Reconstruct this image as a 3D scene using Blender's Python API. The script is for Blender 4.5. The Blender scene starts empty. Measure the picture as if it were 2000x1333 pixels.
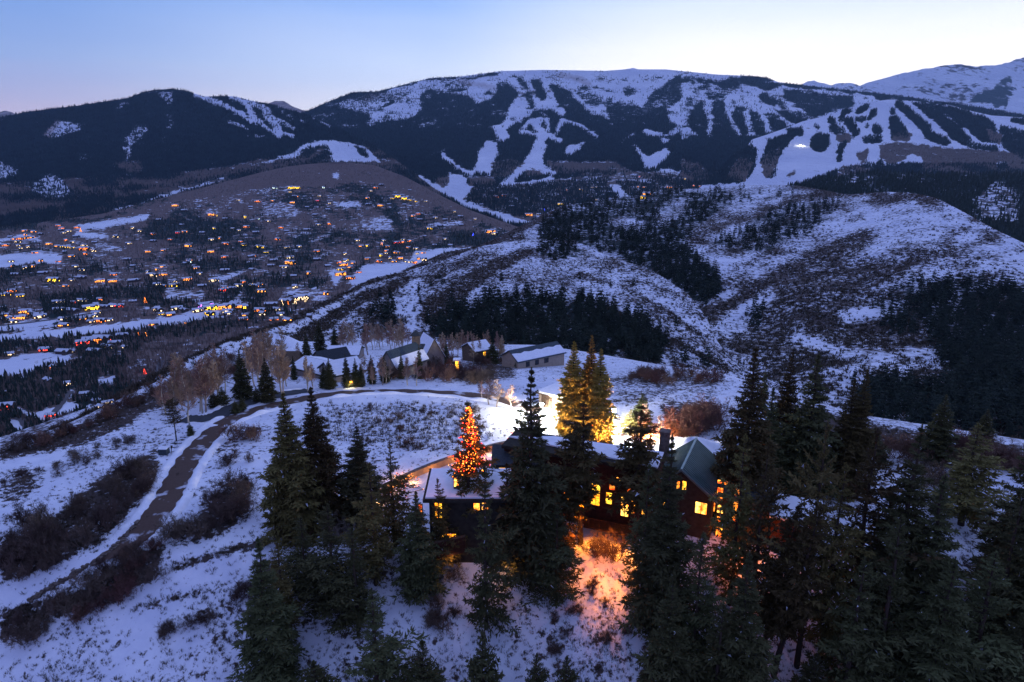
import bpy, math, random
import numpy as np
from mathutils import Vector
from mathutils.bvhtree import BVHTree
R = math.radians
S = bpy.context.scene
COL = S.collection
rng = np.random.default_rng(7)

# ------------------------------------------------------------------ camera
F = 1334.0
PITCH = R(15.0)
cam = bpy.data.cameras.new("camera")
cam.sensor_width = 36.0
cam.lens = 36.0 * F / 2000.0
cam.clip_start = 0.5
cam.clip_end = 60000
cam_o = bpy.data.objects.new("camera", cam)
COL.objects.link(cam_o)
cam_o.rotation_euler = (R(90) - PITCH, 0, 0)
S.camera = cam_o
S.view_settings.view_transform = 'Standard'
S.view_settings.look = 'None'
S.view_settings.exposure = 0.52
S.view_settings.gamma = 1.0
S.cycles.max_bounces = 5
S.cycles.diffuse_bounces = 3
S.cycles.glossy_bounces = 2
S.cycles.transparent_max_bounces = 4
S.cycles.volume_bounces = 0
S.cycles.sample_clamp_indirect = 3.0
S.cycles.use_denoising = True
S.cycles.use_light_tree = True

# ------------------------------------------------------------------ world: clear dusk sky, sun just under the horizon
W = bpy.data.worlds.new("World")
S.world = W
W.use_nodes = True
nt = W.node_tree
nt.nodes.clear()
def N(t, typ, **kw):
    n = t.nodes.new(typ)
    for k, v in kw.items():
        setattr(n, k, v)
    return n
def mth(t, op, a, b=None, c=None, clamp=False):
    n = t.nodes.new('ShaderNodeMath'); n.operation = op; n.use_clamp = clamp
    for i, v in enumerate((a, b, c)):
        if v is None: continue
        if isinstance(v, (int, float)): n.inputs[i].default_value = v
        else: t.links.new(v, n.inputs[i])
    return n.outputs[0]
def mixc(t, f, a, b, typ='MIX'):
    n = t.nodes.new('ShaderNodeMix'); n.data_type = 'RGBA'; n.blend_type = typ
    for i, v in ((0, f), (6, a), (7, b)):
        if isinstance(v, (int, float)): n.inputs[i].default_value = v
        elif isinstance(v, (tuple, list)): n.inputs[i].default_value = (*v[:3], 1)
        else: t.links.new(v, n.inputs[i])
    return n.outputs[2]
def ramp(t, f, stops, interp='LINEAR'):
    n = t.nodes.new('ShaderNodeValToRGB'); n.color_ramp.interpolation = interp
    e = n.color_ramp.elements
    while len(e) < len(stops): e.new(0.5)
    for i, (p, c) in enumerate(stops):
        e[i].position = p; e[i].color = (*c, 1)
    t.links.new(f, n.inputs[0])
    return n.outputs[0]
out = N(nt, 'ShaderNodeOutputWorld')
bg = N(nt, 'ShaderNodeBackground')
tc = N(nt, 'ShaderNodeTexCoord')
sep = N(nt, 'ShaderNodeSeparateXYZ')
nt.links.new(tc.outputs['Generated'], sep.inputs[0])
X_, Y_, Z_ = sep.outputs
rad = mth(nt, 'SQRT', mth(nt, 'ADD', mth(nt, 'MULTIPLY', X_, X_), mth(nt, 'MULTIPLY', Y_, Y_)))
GA = R(30)   # azimuth of the afterglow, to the side of the view axis
gl = mth(nt, 'DIVIDE', mth(nt, 'ADD', mth(nt, 'MULTIPLY', X_, math.sin(GA)), mth(nt, 'MULTIPLY', Y_, math.cos(GA))), mth(nt, 'MAXIMUM', rad, 0.001))
ns = N(nt, 'ShaderNodeTexNoise'); ns.inputs['Scale'].default_value = 3.0; ns.inputs['Detail'].default_value = 4
mp = N(nt, 'ShaderNodeMapping'); mp.inputs['Scale'].default_value = (1.0, 1.0, 9.0); mp.inputs['Rotation'].default_value = (0, R(6), 0)
nt.links.new(tc.outputs['Generated'], mp.inputs[0]); nt.links.new(mp.outputs[0], ns.inputs['Vector'])
wob = mth(nt, 'MULTIPLY', mth(nt, 'SUBTRACT', ns.outputs[0], 0.5), 0.03)
el = mth(nt, 'ADD', mth(nt, 'MAXIMUM', Z_, 0.0), wob)
# elevation ramps (sine of elevation * 2) towards and away from the glow
el2 = mth(nt, 'MULTIPLY', el, 2.0, clamp=True)
SKY_T = [(0.0, (1.5, 1.32, 1.2)), (0.12, (1.4, 1.28, 1.12)), (0.24, (1.08, 1.04, 1.02)), (0.40, (0.60, 0.70, 0.95)), (0.62, (0.28, 0.36, 0.80)), (1.0, (0.225, 0.285, 0.60))]
SKY_M = [(0.0, (0.90, 0.80, 0.82)), (0.12, (0.80, 0.79, 0.86)), (0.24, (0.58, 0.68, 0.90)), (0.42, (0.25, 0.41, 0.80)), (0.65, (0.20, 0.27, 0.72)), (1.0, (0.21, 0.272, 0.58))]
SKY_L = [(0.0, (0.66, 0.50, 0.58)), (0.12, (0.47, 0.42, 0.58)), (0.22, (0.27, 0.37, 0.64)), (0.40, (0.12, 0.26, 0.62)), (0.65, (0.15, 0.225, 0.58)), (1.0, (0.20, 0.262, 0.565))]
SKY_B = [(0.0, (0.09, 0.10, 0.28)), (0.2, (0.17, 0.15, 0.38)), (0.4, (0.13, 0.16, 0.48)), (1.0, (0.20, 0.262, 0.565))]
cT = ramp(nt, el2, SKY_T); cM = ramp(nt, el2, SKY_M); cL = ramp(nt, el2, SKY_L); cB = ramp(nt, el2, SKY_B)
def sstep(a, b):
    n = N(nt, 'ShaderNodeMapRange'); n.interpolation_type = 'SMOOTHSTEP'
    nt.links.new(gl, n.inputs[0]); n.inputs[1].default_value = a; n.inputs[2].default_value = b
    return n.outputs[0]
c1 = mixc(nt, sstep(-0.5, 0.42), cB, cL)
c2 = mixc(nt, sstep(0.40, 0.86), c1, cM)
c3 = mixc(nt, sstep(0.80, 0.985), c2, cT)
SUN_EL, SUN_AZ = R(-4.0), GA
sky = N(nt, 'ShaderNodeTexSky'); sky.sky_type = 'NISHITA'; sky.sun_disc = False
sky.sun_elevation = SUN_EL; sky.sun_rotation = SUN_AZ
c4 = mixc(nt, 0.06, c3, sky.outputs[0], 'ADD')
nt.links.new(c4, bg.inputs[0]); bg.inputs[1].default_value = 1.0
nt.links.new(bg.outputs[0], out.inputs[0])
# faint directional light of the afterglow
sun = bpy.data.lights.new("afterglow", 'SUN'); sun.energy = 0.12; sun.angle = R(30); sun.color = (0.75, 0.8, 1.0)
so = bpy.data.objects.new("afterglow", sun); COL.objects.link(so)
so.rotation_euler = Vector((-math.sin(GA), -math.cos(GA), -0.28)).to_track_quat('-Z', 'Y').to_euler()

# ------------------------------------------------------------------ helpers
CP, SP = math.cos(PITCH), math.sin(PITCH)
def P(px, py, d):
    """3D point seen at photo pixel (px, py) at forward distance d (the camera is the origin)."""
    u = (np.asarray(px, float) - 1000) / F; v = (666.5 - np.asarray(py, float)) / F
    k = d / (CP + v * SP)
    return np.stack([u * k, np.broadcast_to(d, np.shape(k)) * 1.0, (v * CP - SP) * k], -1)
def proj(p):
    p = np.asarray(p, float); x, y, z = p[..., 0], p[..., 1], p[..., 2]
    f = y * CP - z * SP; up = y * SP + z * CP
    return 1000 + F * x / f, 666.5 - F * up / f
def lerp1(x, pts, j=1):
    a = np.array(pts, float); return np.interp(x, a[:, 0], a[:, j])
def vnoise(x, y, seed=0):
    xi = np.floor(x).astype(np.int64); yi = np.floor(y).astype(np.int64)
    xf, yf = x - xi, y - yi
    def h(a, b):
        n = (a * 374761393 + b * 668265263 + seed * 1274126177) & 0xffffffff
        n = ((n ^ (n >> 13)) * 1274126177) & 0xffffffff
        return ((n ^ (n >> 16)) & 0xffff) / 65535.0
    u = xf * xf * (3 - 2 * xf); v = yf * yf * (3 - 2 * yf)
    return (h(xi, yi) * (1 - u) + h(xi + 1, yi) * u) * (1 - v) + (h(xi, yi + 1) * (1 - u) + h(xi + 1, yi + 1) * u) * v
def fbm(x, y, o=4, seed=0):
    s = np.zeros(np.shape(x)); a, t = 1.0, 0.0
    for k in range(o):
        s += a * (vnoise(x, y, seed + k) - 0.5) * 2; t += a; a *= 0.5; x = x * 2.03 + 11; y = y * 2.03 + 7
    return s / t
def inpoly(x, y, pts):
    r = np.zeros(x.shape, bool); n = len(pts)
    for i in range(n):
        x0, y0 = pts[i]; x1, y1 = pts[(i + 1) % n]
        if y0 == y1: continue
        c = ((y0 > y) != (y1 > y)) & (x < (x1 - x0) * (y - y0) / (y1 - y0) + x0)
        r ^= c
    return r
def nearline(x, y, pts, w):
    r = np.zeros(x.shape, bool)
    for (x0, y0), (x1, y1) in zip(pts[:-1], pts[1:]):
        dx, dy = x1 - x0, y1 - y0; L = dx * dx + dy * dy + 1e-9
        t = np.clip(((x - x0) * dx + (y - y0) * dy) / L, 0, 1)
        r |= (x - x0 - t * dx) ** 2 + (y - y0 - t * dy) ** 2 < w * w / 4
    return r
def paint(x, y, base, shapes, ox=0, oy=0, sc=1.0, warp=3.0):
    """base: field; shapes: ('p', value, pts) polygon or ('l', value, width, pts) line in traced coordinates."""
    X = (x - ox) / sc + fbm(x / 9, y / 9, 4, 5) * warp / sc; Y = (y - oy) / sc + fbm(x / 9, y / 9, 4, 9) * warp / sc
    for s in shapes:
        m = inpoly(X, Y, s[2]) if s[0] == 'p' else nearline(X, Y, s[3], s[2])
        base[m] = s[1]
    return base

MATS = {}
def mesh_np(name, V, Fc, mats, mi=None, smooth=False, parent=None, attr=None):
    """one mesh object from numpy arrays; Fc (m,k) faces with k corners"""
    V = np.ascontiguousarray(V, np.float32); Fc = np.ascontiguousarray(Fc, np.int32)
    me = bpy.data.meshes.new(name)
    m, k = Fc.shape
    me.vertices.add(len(V)); me.vertices.foreach_set('co', V.ravel())
    me.loops.add(m * k); me.loops.foreach_set('vertex_index', Fc.ravel())
    me.polygons.add(m); me.polygons.foreach_set('loop_start', np.arange(0, m * k, k, dtype=np.int32))
    if mi is not None: me.polygons.foreach_set('material_index', np.ascontiguousarray(mi, np.int32))
    me.polygons.foreach_set('use_smooth', np.full(m, smooth, bool))
    for mm in (mats if isinstance(mats, (list, tuple)) else [mats]): me.materials.append(mm)
    if attr is not None:
        a = me.color_attributes.new('mask', 'FLOAT_COLOR', 'POINT'); a.data.foreach_set('color', np.ascontiguousarray(attr, np.float32).ravel())
    me.update(calc_edges=True)
    o = bpy.data.objects.new(name, me)
    if parent is not None: o.parent = parent
    COL.objects.link(o)
    return o
def tag(o, label=None, cat=None, group=None, kind=None):
    if label: o['label'] = label
    if cat: o['category'] = cat
    if group: o['group'] = group
    if kind: o['kind'] = kind
    return o
def empty(name, loc, label, cat, group=None):
    o = bpy.data.objects.new(name, None); COL.objects.link(o); o.location = loc; o.empty_display_size = 0.5
    return tag(o, label, cat, group)
def copy_thing(src, loc, rz=0.0, sc=(1, 1, 1), label=None, group=None, rx=0.0, ry=0.0):
    r = src.copy(); COL.objects.link(r)
    r.location = loc; r.rotation_euler = (rx, ry, rz); r.scale = sc
    if label: r['label'] = label
    if group: r['group'] = group
    for ch in KIDS.get(src.name, []):
        c = ch.copy(); COL.objects.link(c); c.parent = r
        for g in KIDS.get(ch.name, []):
            d = g.copy(); COL.objects.link(d); d.parent = c
    return r
KIDS = {}

# ------------------------------------------------------------------ materials
def newmat(name):
    m = bpy.data.materials.new(name); m.use_nodes = True
    t = m.node_tree; b = t.nodes['Principled BSDF']
    b.inputs['Specular IOR Level'].default_value = 0.15
    return m, t, b
def solid(name, col, rough=0.85, var=0.25, scale=3.0, metal=0.0, spec=0.15, rnd=0.0):
    m, t, b = newmat(name)
    tcn = N(t, 'ShaderNodeTexCoord'); nz = N(t, 'ShaderNodeTexNoise'); nz.inputs['Scale'].default_value = scale; nz.inputs['Detail'].default_value = 5
    t.links.new(tcn.outputs['Object'], nz.inputs['Vector'])
    lo = tuple(c * (1 - var) for c in col); hi = tuple(min(1, c * (1 + var)) for c in col)
    c = ramp(t, nz.outputs[0], [(0.3, lo), (0.7, hi)])
    if rnd:
        oi = N(t, 'ShaderNodeObjectInfo'); hs = N(t, 'ShaderNodeHueSaturation')
        t.links.new(c, hs.inputs['Color'])
        t.links.new(mth(t, 'MULTIPLY_ADD', oi.outputs['Random'], rnd * 2, 1 - rnd), hs.inputs['Value'])
        t.links.new(mth(t, 'MULTIPLY_ADD', oi.outputs['Random'], 0.05, 0.475), hs.inputs['Hue'])
        c = hs.outputs[0]
    t.links.new(c, b.inputs['Base Color']); b.inputs['Roughness'].default_value = rough
    b.inputs['Metallic'].default_value = metal; b.inputs['Specular IOR Level'].default_value = spec
    return m
def emit(name, col, strength, var=0.0, scale=2.0, sample=True):
    m, t, b = newmat(name)
    b.inputs['Base Color'].default_value = (0.1, 0.08, 0.05, 1)
    b.inputs['Emission Color'].default_value = (*col, 1); b.inputs['Emission Strength'].default_value = strength
    if var:
        tcn = N(t, 'ShaderNodeTexCoord'); nz = N(t, 'ShaderNodeTexNoise'); nz.inputs['Scale'].default_value = scale; nz.inputs['Detail'].default_value = 3
        t.links.new(tcn.outputs['Object'], nz.inputs['Vector'])
        mr = N(t, 'ShaderNodeMapRange'); t.links.new(nz.outputs[0], mr.inputs[0]); mr.inputs[1].default_value = 0.35; mr.inputs[2].default_value = 0.65
        mr.inputs[3].default_value = strength * (1 - var); mr.inputs[4].default_value = strength * (1 + var)
        t.links.new(mr.outputs[0], b.inputs['Emission Strength'])
    if not sample: m.cycles.emission_sampling = 'NONE'
    return m
SNOW = (0.80, 0.82, 0.90)
def terrain(name, s_brush, s_forest, brush=(0.050, 0.038, 0.037), brush2=(0.11, 0.086, 0.078), forest=(0.022, 0.035, 0.035), bump=0.0, bscale=1.0, sharp=9.0, clus=0.0):
    m, t, b = newmat(name)
    tcn = N(t, 'ShaderNodeTexCoord'); at = N(t, 'ShaderNodeAttribute'); at.attribute_name = 'mask'
    sp = N(t, 'ShaderNodeSeparateColor'); t.links.new(at.outputs['Color'], sp.inputs[0])
    def nz(s, d=4, r=0.6):
        n = N(t, 'ShaderNodeTexNoise'); n.inputs['Scale'].default_value = s; n.inputs['Detail'].default_value = d; n.inputs['Roughness'].default_value = r
        t.links.new(tcn.outputs['Object'], n.inputs['Vector']); return n.outputs[0]
    n1 = nz(s_brush, 5, 0.65); n2 = nz(s_forest, 4, 0.7); n3 = nz(s_brush * 0.23, 3); n4 = nz(s_brush * 3.1, 2)
    n5 = nz(s_brush * 0.12, 3, 0.6)
    def thr(a, n):
        nn = mth(t, 'ADD', mth(t, 'MULTIPLY_ADD', n, 2.5, -0.75), mth(t, 'MULTIPLY_ADD', n5, clus, -clus * .5))
        return mth(t, 'MULTIPLY_ADD', mth(t, 'SUBTRACT', a, nn), sharp, 0.5, clamp=True)
    sn = ramp(t, n3, [(0.35, (0.66, 0.69, 0.80)), (0.65, SNOW)])
    br = mixc(t, n4, brush, brush2)
    c = mixc(t, thr(sp.outputs[1], n1), sn, br)
    c = mixc(t, thr(sp.outputs[0], n2), c, forest)
    c = mixc(t, mth(t, 'MULTIPLY', sp.outputs[2], mth(t, 'MULTIPLY_ADD', n1, 1.6, -0.1, clamp=True)), c, (0.30, 0.20, 0.17))
    t.links.new(c, b.inputs['Base Color']); b.inputs['Roughness'].default_value = 0.9; b.inputs['Specular IOR Level'].default_value = 0.05
    if bump:
        bp = N(t, 'ShaderNodeBump'); bp.inputs['Strength'].default_value = bump; bp.inputs['Distance'].default_value = bscale
        t.links.new(n1, bp.inputs['Height']); t.links.new(bp.outputs[0], b.inputs['Normal'])
    return m
M = {}
M['snow'] = solid('snow', SNOW, 0.8, 0.06, 1.5)
M['snow_bits'] = solid('snow_bits', (0.6, 0.63, 0.72), 0.8, 0.1, 1.5)
M['bark'] = solid('bark', (0.055, 0.04, 0.032), 0.95, 0.4, 6)
M['aspen_bark'] = solid('aspen_bark', (0.42, 0.36, 0.29), 0.9, 0.35, 5, rnd=0.15)
M['aspen_twig'] = solid('aspen_twig', (0.40, 0.26, 0.18), 0.9, 0.3, 2, rnd=0.2)
M['needles'] = solid('needles', (0.118, 0.094, 0.034), 0.8, 0.55, 0.9, rnd=0.5)
M['needles_blue'] = solid('needles_blue', (0.078, 0.080, 0.034), 0.8, 0.5, 0.9, rnd=0.3)
M['needles_floodlit_gold'] = solid('needles_floodlit_gold', (0.34, 0.225, 0.06), 0.8, 0.5, 0.8, rnd=0.2)  # gold of the floodlight put into the needle colour itself
M['twig'] = solid('twig', (0.115, 0.080, 0.066), 0.9, 0.35, 2, rnd=0.35)
M['twig_red'] = solid('twig_red', (0.16, 0.088, 0.070), 0.9, 0.3, 2, rnd=0.25)
M['twig_dead'] = solid('twig_dead', (0.20, 0.17, 0.15), 0.9, 0.3, 2)
M['sage'] = solid('sage', (0.075, 0.058, 0.042), 0.9, 0.4, 0.4)
M['far_conifer'] = solid('far_conifer', (0.014, 0.028, 0.030), 0.9, 0.5, 0.02)
M['mid_conifer'] = solid('mid_conifer', (0.024, 0.036, 0.027), 0.9, 0.5, 0.12)
M['far_aspen'] = solid('far_aspen', (0.20, 0.145, 0.12), 0.9, 0.35, 0.01)

# ------------------------------------------------------------------ terrain layers
LAYERS = {}
def smooth_cols(a, k):
    if k <= 0: return a
    w = np.exp(-0.5 * (np.arange(-3 * k, 3 * k + 1) / k) ** 2); w /= w.sum()
    p = np.pad(a, (3 * k, 3 * k), mode='edge')
    return np.convolve(p, w, 'valid')
def pchip(t, y):
    """monotone cubic through rows y[k] at parameter k, evaluated at t"""
    n = len(y); d = np.diff(y, axis=0); m = np.zeros_like(y)
    m[1:-1] = np.where(d[:-1] * d[1:] > 0, 2 * d[:-1] * d[1:] / np.where(np.abs(d[:-1] + d[1:]) < 1e-12, 1, d[:-1] + d[1:]), 0)
    m[0] = d[0]; m[-1] = d[-1]
    i = np.clip(np.floor(t).astype(int), 0, n - 2); f = (t - i)[:, None]
    return (2 * f**3 - 3 * f**2 + 1) * y[i] + (f**3 - 2 * f**2 + f) * m[i] + (-2 * f**3 + 3 * f**2) * y[i + 1] + (f**3 - f**2) * m[i + 1]
def build_layer(key, name, px, PY, D, tails, namp, nscale, env, masks, mat, seed=1, ridged=0.0, kind='structure', label=None, rng_px=None, blur=1):
    """PY, D: (rows, cols) photo row and forward distance; rows run away from the camera."""
    if rng_px:
        m = (px >= rng_px[0]) & (px <= rng_px[1]); px, PY, D = px[m], PY[:, m], D[:, m]
    G = P(np.broadcast_to(px, PY.shape), PY, D)
    nr = len(PY); s = np.linspace(0, 1, nr)[:, None]
    nz = fbm(G[..., 0] / nscale, G[..., 1] / nscale, 5, seed)
    if ridged: nz = (1 - ridged) * nz + ridged * (0.6 - 1.6 * np.abs(fbm(G[..., 0] / nscale * 0.8, G[..., 1] / nscale * 0.8, 4, seed + 20)))
    G[..., 2] += nz * namp * env(s)
    last = G[-1]; h = np.hypot(last[:, 0], last[:, 1])[:, None]; dirn = last[:, :2] / h
    ext = []
    for dist, drop in tails:
        e = last.copy(); e[:, :2] += dirn * dist; e[:, 2] -= drop; ext.append(e)
    G = np.concatenate([G, np.array(ext)], 0) if ext else G
    nR, nC = G.shape[:2]
    qx, qy = proj(G)
    A = np.zeros((nR, nC, 4)); A[..., 3] = 1
    f, br, rk = masks(qx, qy, G)
    for c, a in enumerate((f, br, rk)):
        for _ in range(blur):
            q = np.pad(a, 1, mode='edge'); a = (q[:-2, 1:-1] + q[2:, 1:-1] + q[1:-1, :-2] + q[1:-1, 2:] + 2 * q[1:-1, 1:-1]) / 6
        A[..., c] = a
    idx = np.arange(nR * nC).reshape(nR, nC)
    Fc = np.stack([idx[:-1, :-1], idx[:-1, 1:], idx[1:, 1:], idx[1:, :-1]], -1).reshape(-1, 4)
    o = mesh_np(name, G.reshape(-1, 3), Fc, mat, smooth=True, attr=A.reshape(-1, 4))
    tag(o, kind=kind)
    LAYERS[key] = dict(G=G, qx=qx, qy=qy, A=A, n=nr, sil=qy[:nr].min(0), px=px, V=G.reshape(-1, 3), F=Fc)
    return o
def clip_rows(px, crest, dfun, py0, n, power=1.0):
    s = np.linspace(0, 1, n)[:, None] ** power
    PY = py0 + (crest[None, :] - py0) * s
    D = np.exp(np.interp(-PY, [-a for a, _ in dfun], [math.log(b) for _, b in dfun]))
    return PY, D
PX = np.arange(-600, 2601, 3.0)
z3 = lambda q: (np.zeros(q.shape), np.zeros(q.shape), np.zeros(q.shape))

# traced crops: A = left third, B = middle, C = right third of the mountains (offset and scale of each traced crop)
CA, CB, CC = (0, 100, 670 / 1985), (660, 100, 670 / 1985), (1330, 100, 670 / 1985)
def pc(x, y, base, shapes, crop, warp=3.2): return paint(x, y, base, shapes, crop[0], crop[1], crop[2], warp)

# far snowy peaks
cr = lerp1(PX, [(-600,260),(-20,222),(0,219),(10,216),(25,221),(60,235),(300,215),(500,215),(527,201),(540,197),(555,199),(575,211),(640,230),(1400,180),(1560,168),(1575,160),(1590,158),(1605,163),(1625,166),(1640,162),(1660,162),(1680,167),(1700,161),(1721,154),(1762,144),(1800,135),(1816,133),(1850,128),(1880,126),(1900,130),(1924,129),(1945,127),(1971,123),(1985,116),(2000,112),(2060,98),(2150,90),(2400,120),(2600,150)])
cr = cr + fbm(PX / 12, PX * 0, 3, 3) * 2
PYr, Dr = clip_rows(PX, cr, [(330, 9000), (250, 10500), (200, 12000), (90, 14500)], 330, 60)
def mk(x, y, G):
    f, b, r = z3(x)
    b[:] = np.clip(0.22 + 0.7 * fbm(G[..., 0] / 500, G[..., 1] / 500, 5, 4), .05, .75); 
    r[:] = np.where(x < 700, 1.0, 0.0)
    b[x < 700] = 0.5
    pc(x, y, f, [('p', 1.0, [(1640,290),(1760,230),(1900,150),(1940,200),(1900,300),(1880,330),(1750,300)]), ('p', .8, [(1740,345),(1870,350),(1890,400),(1760,370)])], CC, 9)
    f[:] = np.clip(f * (.85 + .9 * fbm(G[..., 0] / 160, G[..., 1] / 160, 4, 14)), 0, 1)
    return f, b, r
build_layer('peaks', 'mountain_range', PX, PYr, Dr, [(600, 300), (3000, 1500)], 190, 1100, lambda s: np.sin(s ** 1.5 * math.pi) * 1.0, mk, terrain('peak_ground', 0.008, 0.006, bump=0.9, bscale=60, sharp=4), 3, 0.6)

# main ski mountain
cr2 = lerp1(PX, [(-600,300),(500,290),(560,245),(590,222),(610,213),(640,200),(665,190),(690,181),(720,180),(735,180),(800,163),(840,153),(900,150),(980,139),(1060,137),(1180,139),(1220,136),(1232,134),(1237,133),(1246,136),(1300,136),(1400,146),(1470,149),(1498,152),(1520,161),(1575,168),(1650,176),(1740,186),(1850,200),(2000,225),(2600,300)])
PYr, Dr = clip_rows(PX, cr2, [(520, 2300), (470, 2600), (430, 3000), (400, 3400), (370, 3900), (340, 4500), (300, 5200), (250, 6200), (200, 7400), (130, 8900)], 500, 170)
def mk(x, y, G):
    f, b, r = z3(x)
    nz = fbm(G[..., 0] / 260, G[..., 1] / 260, 4, 31)
    f[:] = 1.0
    # upper treeless snowfields
    pc(x, y, f, [('p', .12, [(450,160),(600,150),(950,100),(1985,90),(3000,90),(3000,330),(1985,310),(1750,340),(1550,390),(1400,350),(1300,360),(1150,330),(1050,420),(960,400),(1000,300),(940,210),(880,280),(800,310),(760,260),(650,245),(530,215),(480,250),(480,330),(430,390),(300,405),(190,415),(180,370),(330,300),(240,250)]),
        ('p', .45, [(0,290),(200,250),(320,290),(180,370),(0,330)]), ('l', .3, 12, [(0,300),(160,300),(240,280)]), ('l', .4, 25, [(470,430),(570,410)]), ('l', .6, 30, [(20,450),(0,430)])], CB)
    pc(x, y, f, [('p', 1.0, [(930,180),(1010,175),(1060,240),(1020,300),(900,345),(820,320),(920,250)]), ('l', 1.0, 45, [(1050,180),(1090,230),(1120,290),(1130,310)]),
        ('p', 1.0, [(1110,165),(1170,175),(1210,270),(1180,290),(1130,230)]), ('p', 1.0, [(1220,190),(1300,210),(1400,300),(1460,365),(1400,372),(1290,350),(1240,290)]),
        ('p', .7, [(1370,240),(1480,250),(1560,300),(1480,330),(1400,270)]), ('p', .8, [(1640,215),(1720,220),(1720,255),(1660,260)]), ('p', .75, [(1540,290),(1700,300),(1760,330),(1800,260),(1985,130),(1985,330),(1900,340),(1860,300),(1800,380),(1700,380),(1650,420),(1560,400)]),
        ('p', 1.0, [(1370,360),(1570,400),(1760,470),(1700,520),(1400,420)]), ('l', .9, 14, [(180,240),(530,165),(800,155),(930,130)]), ('l', .8, 20, [(600,215),(720,230)]), ('l', .6, 30, [(950,200),(1030,160)]), ('l', .35, 60, [(200,300),(330,260),(500,200),(700,190)]), ('l',.7,12,[(1540,310),(1640,330),(1700,300)]), ('l',.6,10,[(1400,225),(1500,215),(1600,240)])], CB)
    # pistes
    pc(x, y, f, [('l', 0, 45, [(1010,180),(1070,240),(1050,310),(1000,390),(975,430)]), ('p', 0, [(870,440),(960,420),(970,460),(1010,505),(960,525),(920,520),(900,460)]),
        ('p', 0, [(860,525),(925,525),(930,600),(900,650),(885,720),(770,710),(800,640),(810,580)]), ('l', 0, 30, [(1090,165),(1140,260),(1160,330)]), ('l', 0, 35, [(1190,180),(1230,260),(1250,310),(1300,360)]),
        ('l', 0.1, 60, [(1040,300),(1100,350)]), ('l', 0, 28, [(1205,380),(1215,450),(1240,500)]), ('l', 0, 28, [(1060,465),(1110,410),(1210,390)]), ('l', 0, 28, [(1060,470),(1130,480),(1200,495),(1290,520)]), ('l', 0, 60, [(1150,430),(1180,500),(1150,560)]),
        ('p', 0, [(1140,530),(1210,540),(1190,630),(1190,660),(1270,712),(1240,725),(1080,700),(1000,770),(920,780),(1040,680),(1100,600)]), ('l', 0, 22, [(1290,400),(1400,430),(1500,500)]), ('l', 0, 24, [(1290,410),(1250,500)]),
        ('p', 0, [(1305,610),(1320,550),(1430,530),(1400,570),(1350,600)]), ('p', 0, [(380,715),(470,715),(540,760),(620,780),(640,705),(700,712),(745,740),(740,775),(800,795),(740,830),(715,875),(780,905),(900,935),(1085,975),(1040,1020),(960,1000),(850,940),(700,890),(560,820)]),
        ('l', 0, 30, [(600,605),(700,680),(770,712)]), ('l', 0, 18, [(950,775),(1100,765),(1235,738)]), ('l', .2, 10, [(540,600),(620,570)]), ('l', .1, 18, [(1380,280),(1450,330),(1560,390)]),
        ('p', 0, [(1680,515),(1740,565),(1790,610),(1900,560),(1930,590),(1830,690),(1770,680),(1740,600)]), ('l', 0, 32, [(1780,465),(1900,500)]), ('l', .1, 42, [(1890,520),(1985,430)]), ('l', 0, 42, [(1590,780),(1660,850)]), ('p', .1, [(1900,340),(1985,280),(1985,430),(1920,420)]),
        ('l', .1, 14, [(1720,480),(1640,520)]), ('l', .3, 16, [(1240,690),(1300,700)]), ('l', .2, 22, [(1900,690),(1985,705)]), ('l', 0.1, 18, [(1870, 690), (1985, 712), (2030, 730)])], CB)
    pc(x, y, f, [('p', .12, [(0,140),(600,150),(760,180),(1100,250),(1200,330),(700,480),(500,500),(330,490),(250,500),(110,490),(0,520)]),
        ('l', 1, 26, [(0,172),(120,175),(190,180)]), ('p', 1, [(200,185),(320,155),(340,220),(240,222)]), ('p', 1, [(330,145),(480,150),(580,195),(500,232),(430,200),(340,190)]), ('l', 1, 55, [(480,270),(525,290)]), ('p', 1, [(580,175),(720,190),(860,220),(760,222),(600,205)]),
        ('p', .85, [(590,225),(760,250),(1000,262),(990,320),(860,350),(760,395),(680,320),(600,280)]), ('p', 1, [(120,290),(150,430),(150,490),(110,490),(25,425),(70,330)]), ('p', 1, [(185,300),(250,280),(250,350),(290,430),(320,490),(180,500)]), ('p', .7, [(130,240),(270,250),(250,290),(160,290)]),
        ('p', 1, [(315,325),(350,330),(385,485),(350,480),(295,390)]), ('p', 1, [(395,330),(430,350),(490,430),(485,490),(430,490),(405,400)]), ('p', 1, [(475,360),(560,370),(612,435),(590,462),(520,440)]), ('p', .9, [(530,335),(640,360),(735,400),(700,420),(640,415)]), ('l', .7, 30, [(570,300),(620,360)]),
        ('p', .5, [(30,270),(90,260),(60,310),(20,340)]), ('l', 1, 30, [(850,215),(1250,255)]), ('p', 1, [(0,505),(100,500),(250,495),(420,505),(700,420),(1400,250),(2600,300),(2600,900),(240,750),(150,700),(0,620)])], CC)
    f[:] = np.clip(f + nz * np.where(f > 0.95, 0.0, 0.35) * (f > 0.02), 0, 1)
    n9 = fbm(G[..., 0] / 90, G[..., 1] / 90, 4, 77); f[:] = np.where((f > .9) & (y < 250), np.clip(f - .55 * (n9 > .30), 0, 1), f); f[:] = np.where((f < .3) & (y > 150) & (y < 300) & (n9 < -.38), .8, f)
    b[:] = 0.05 + 0.3 * (nz > 0.2) * (y < 200)
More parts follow.
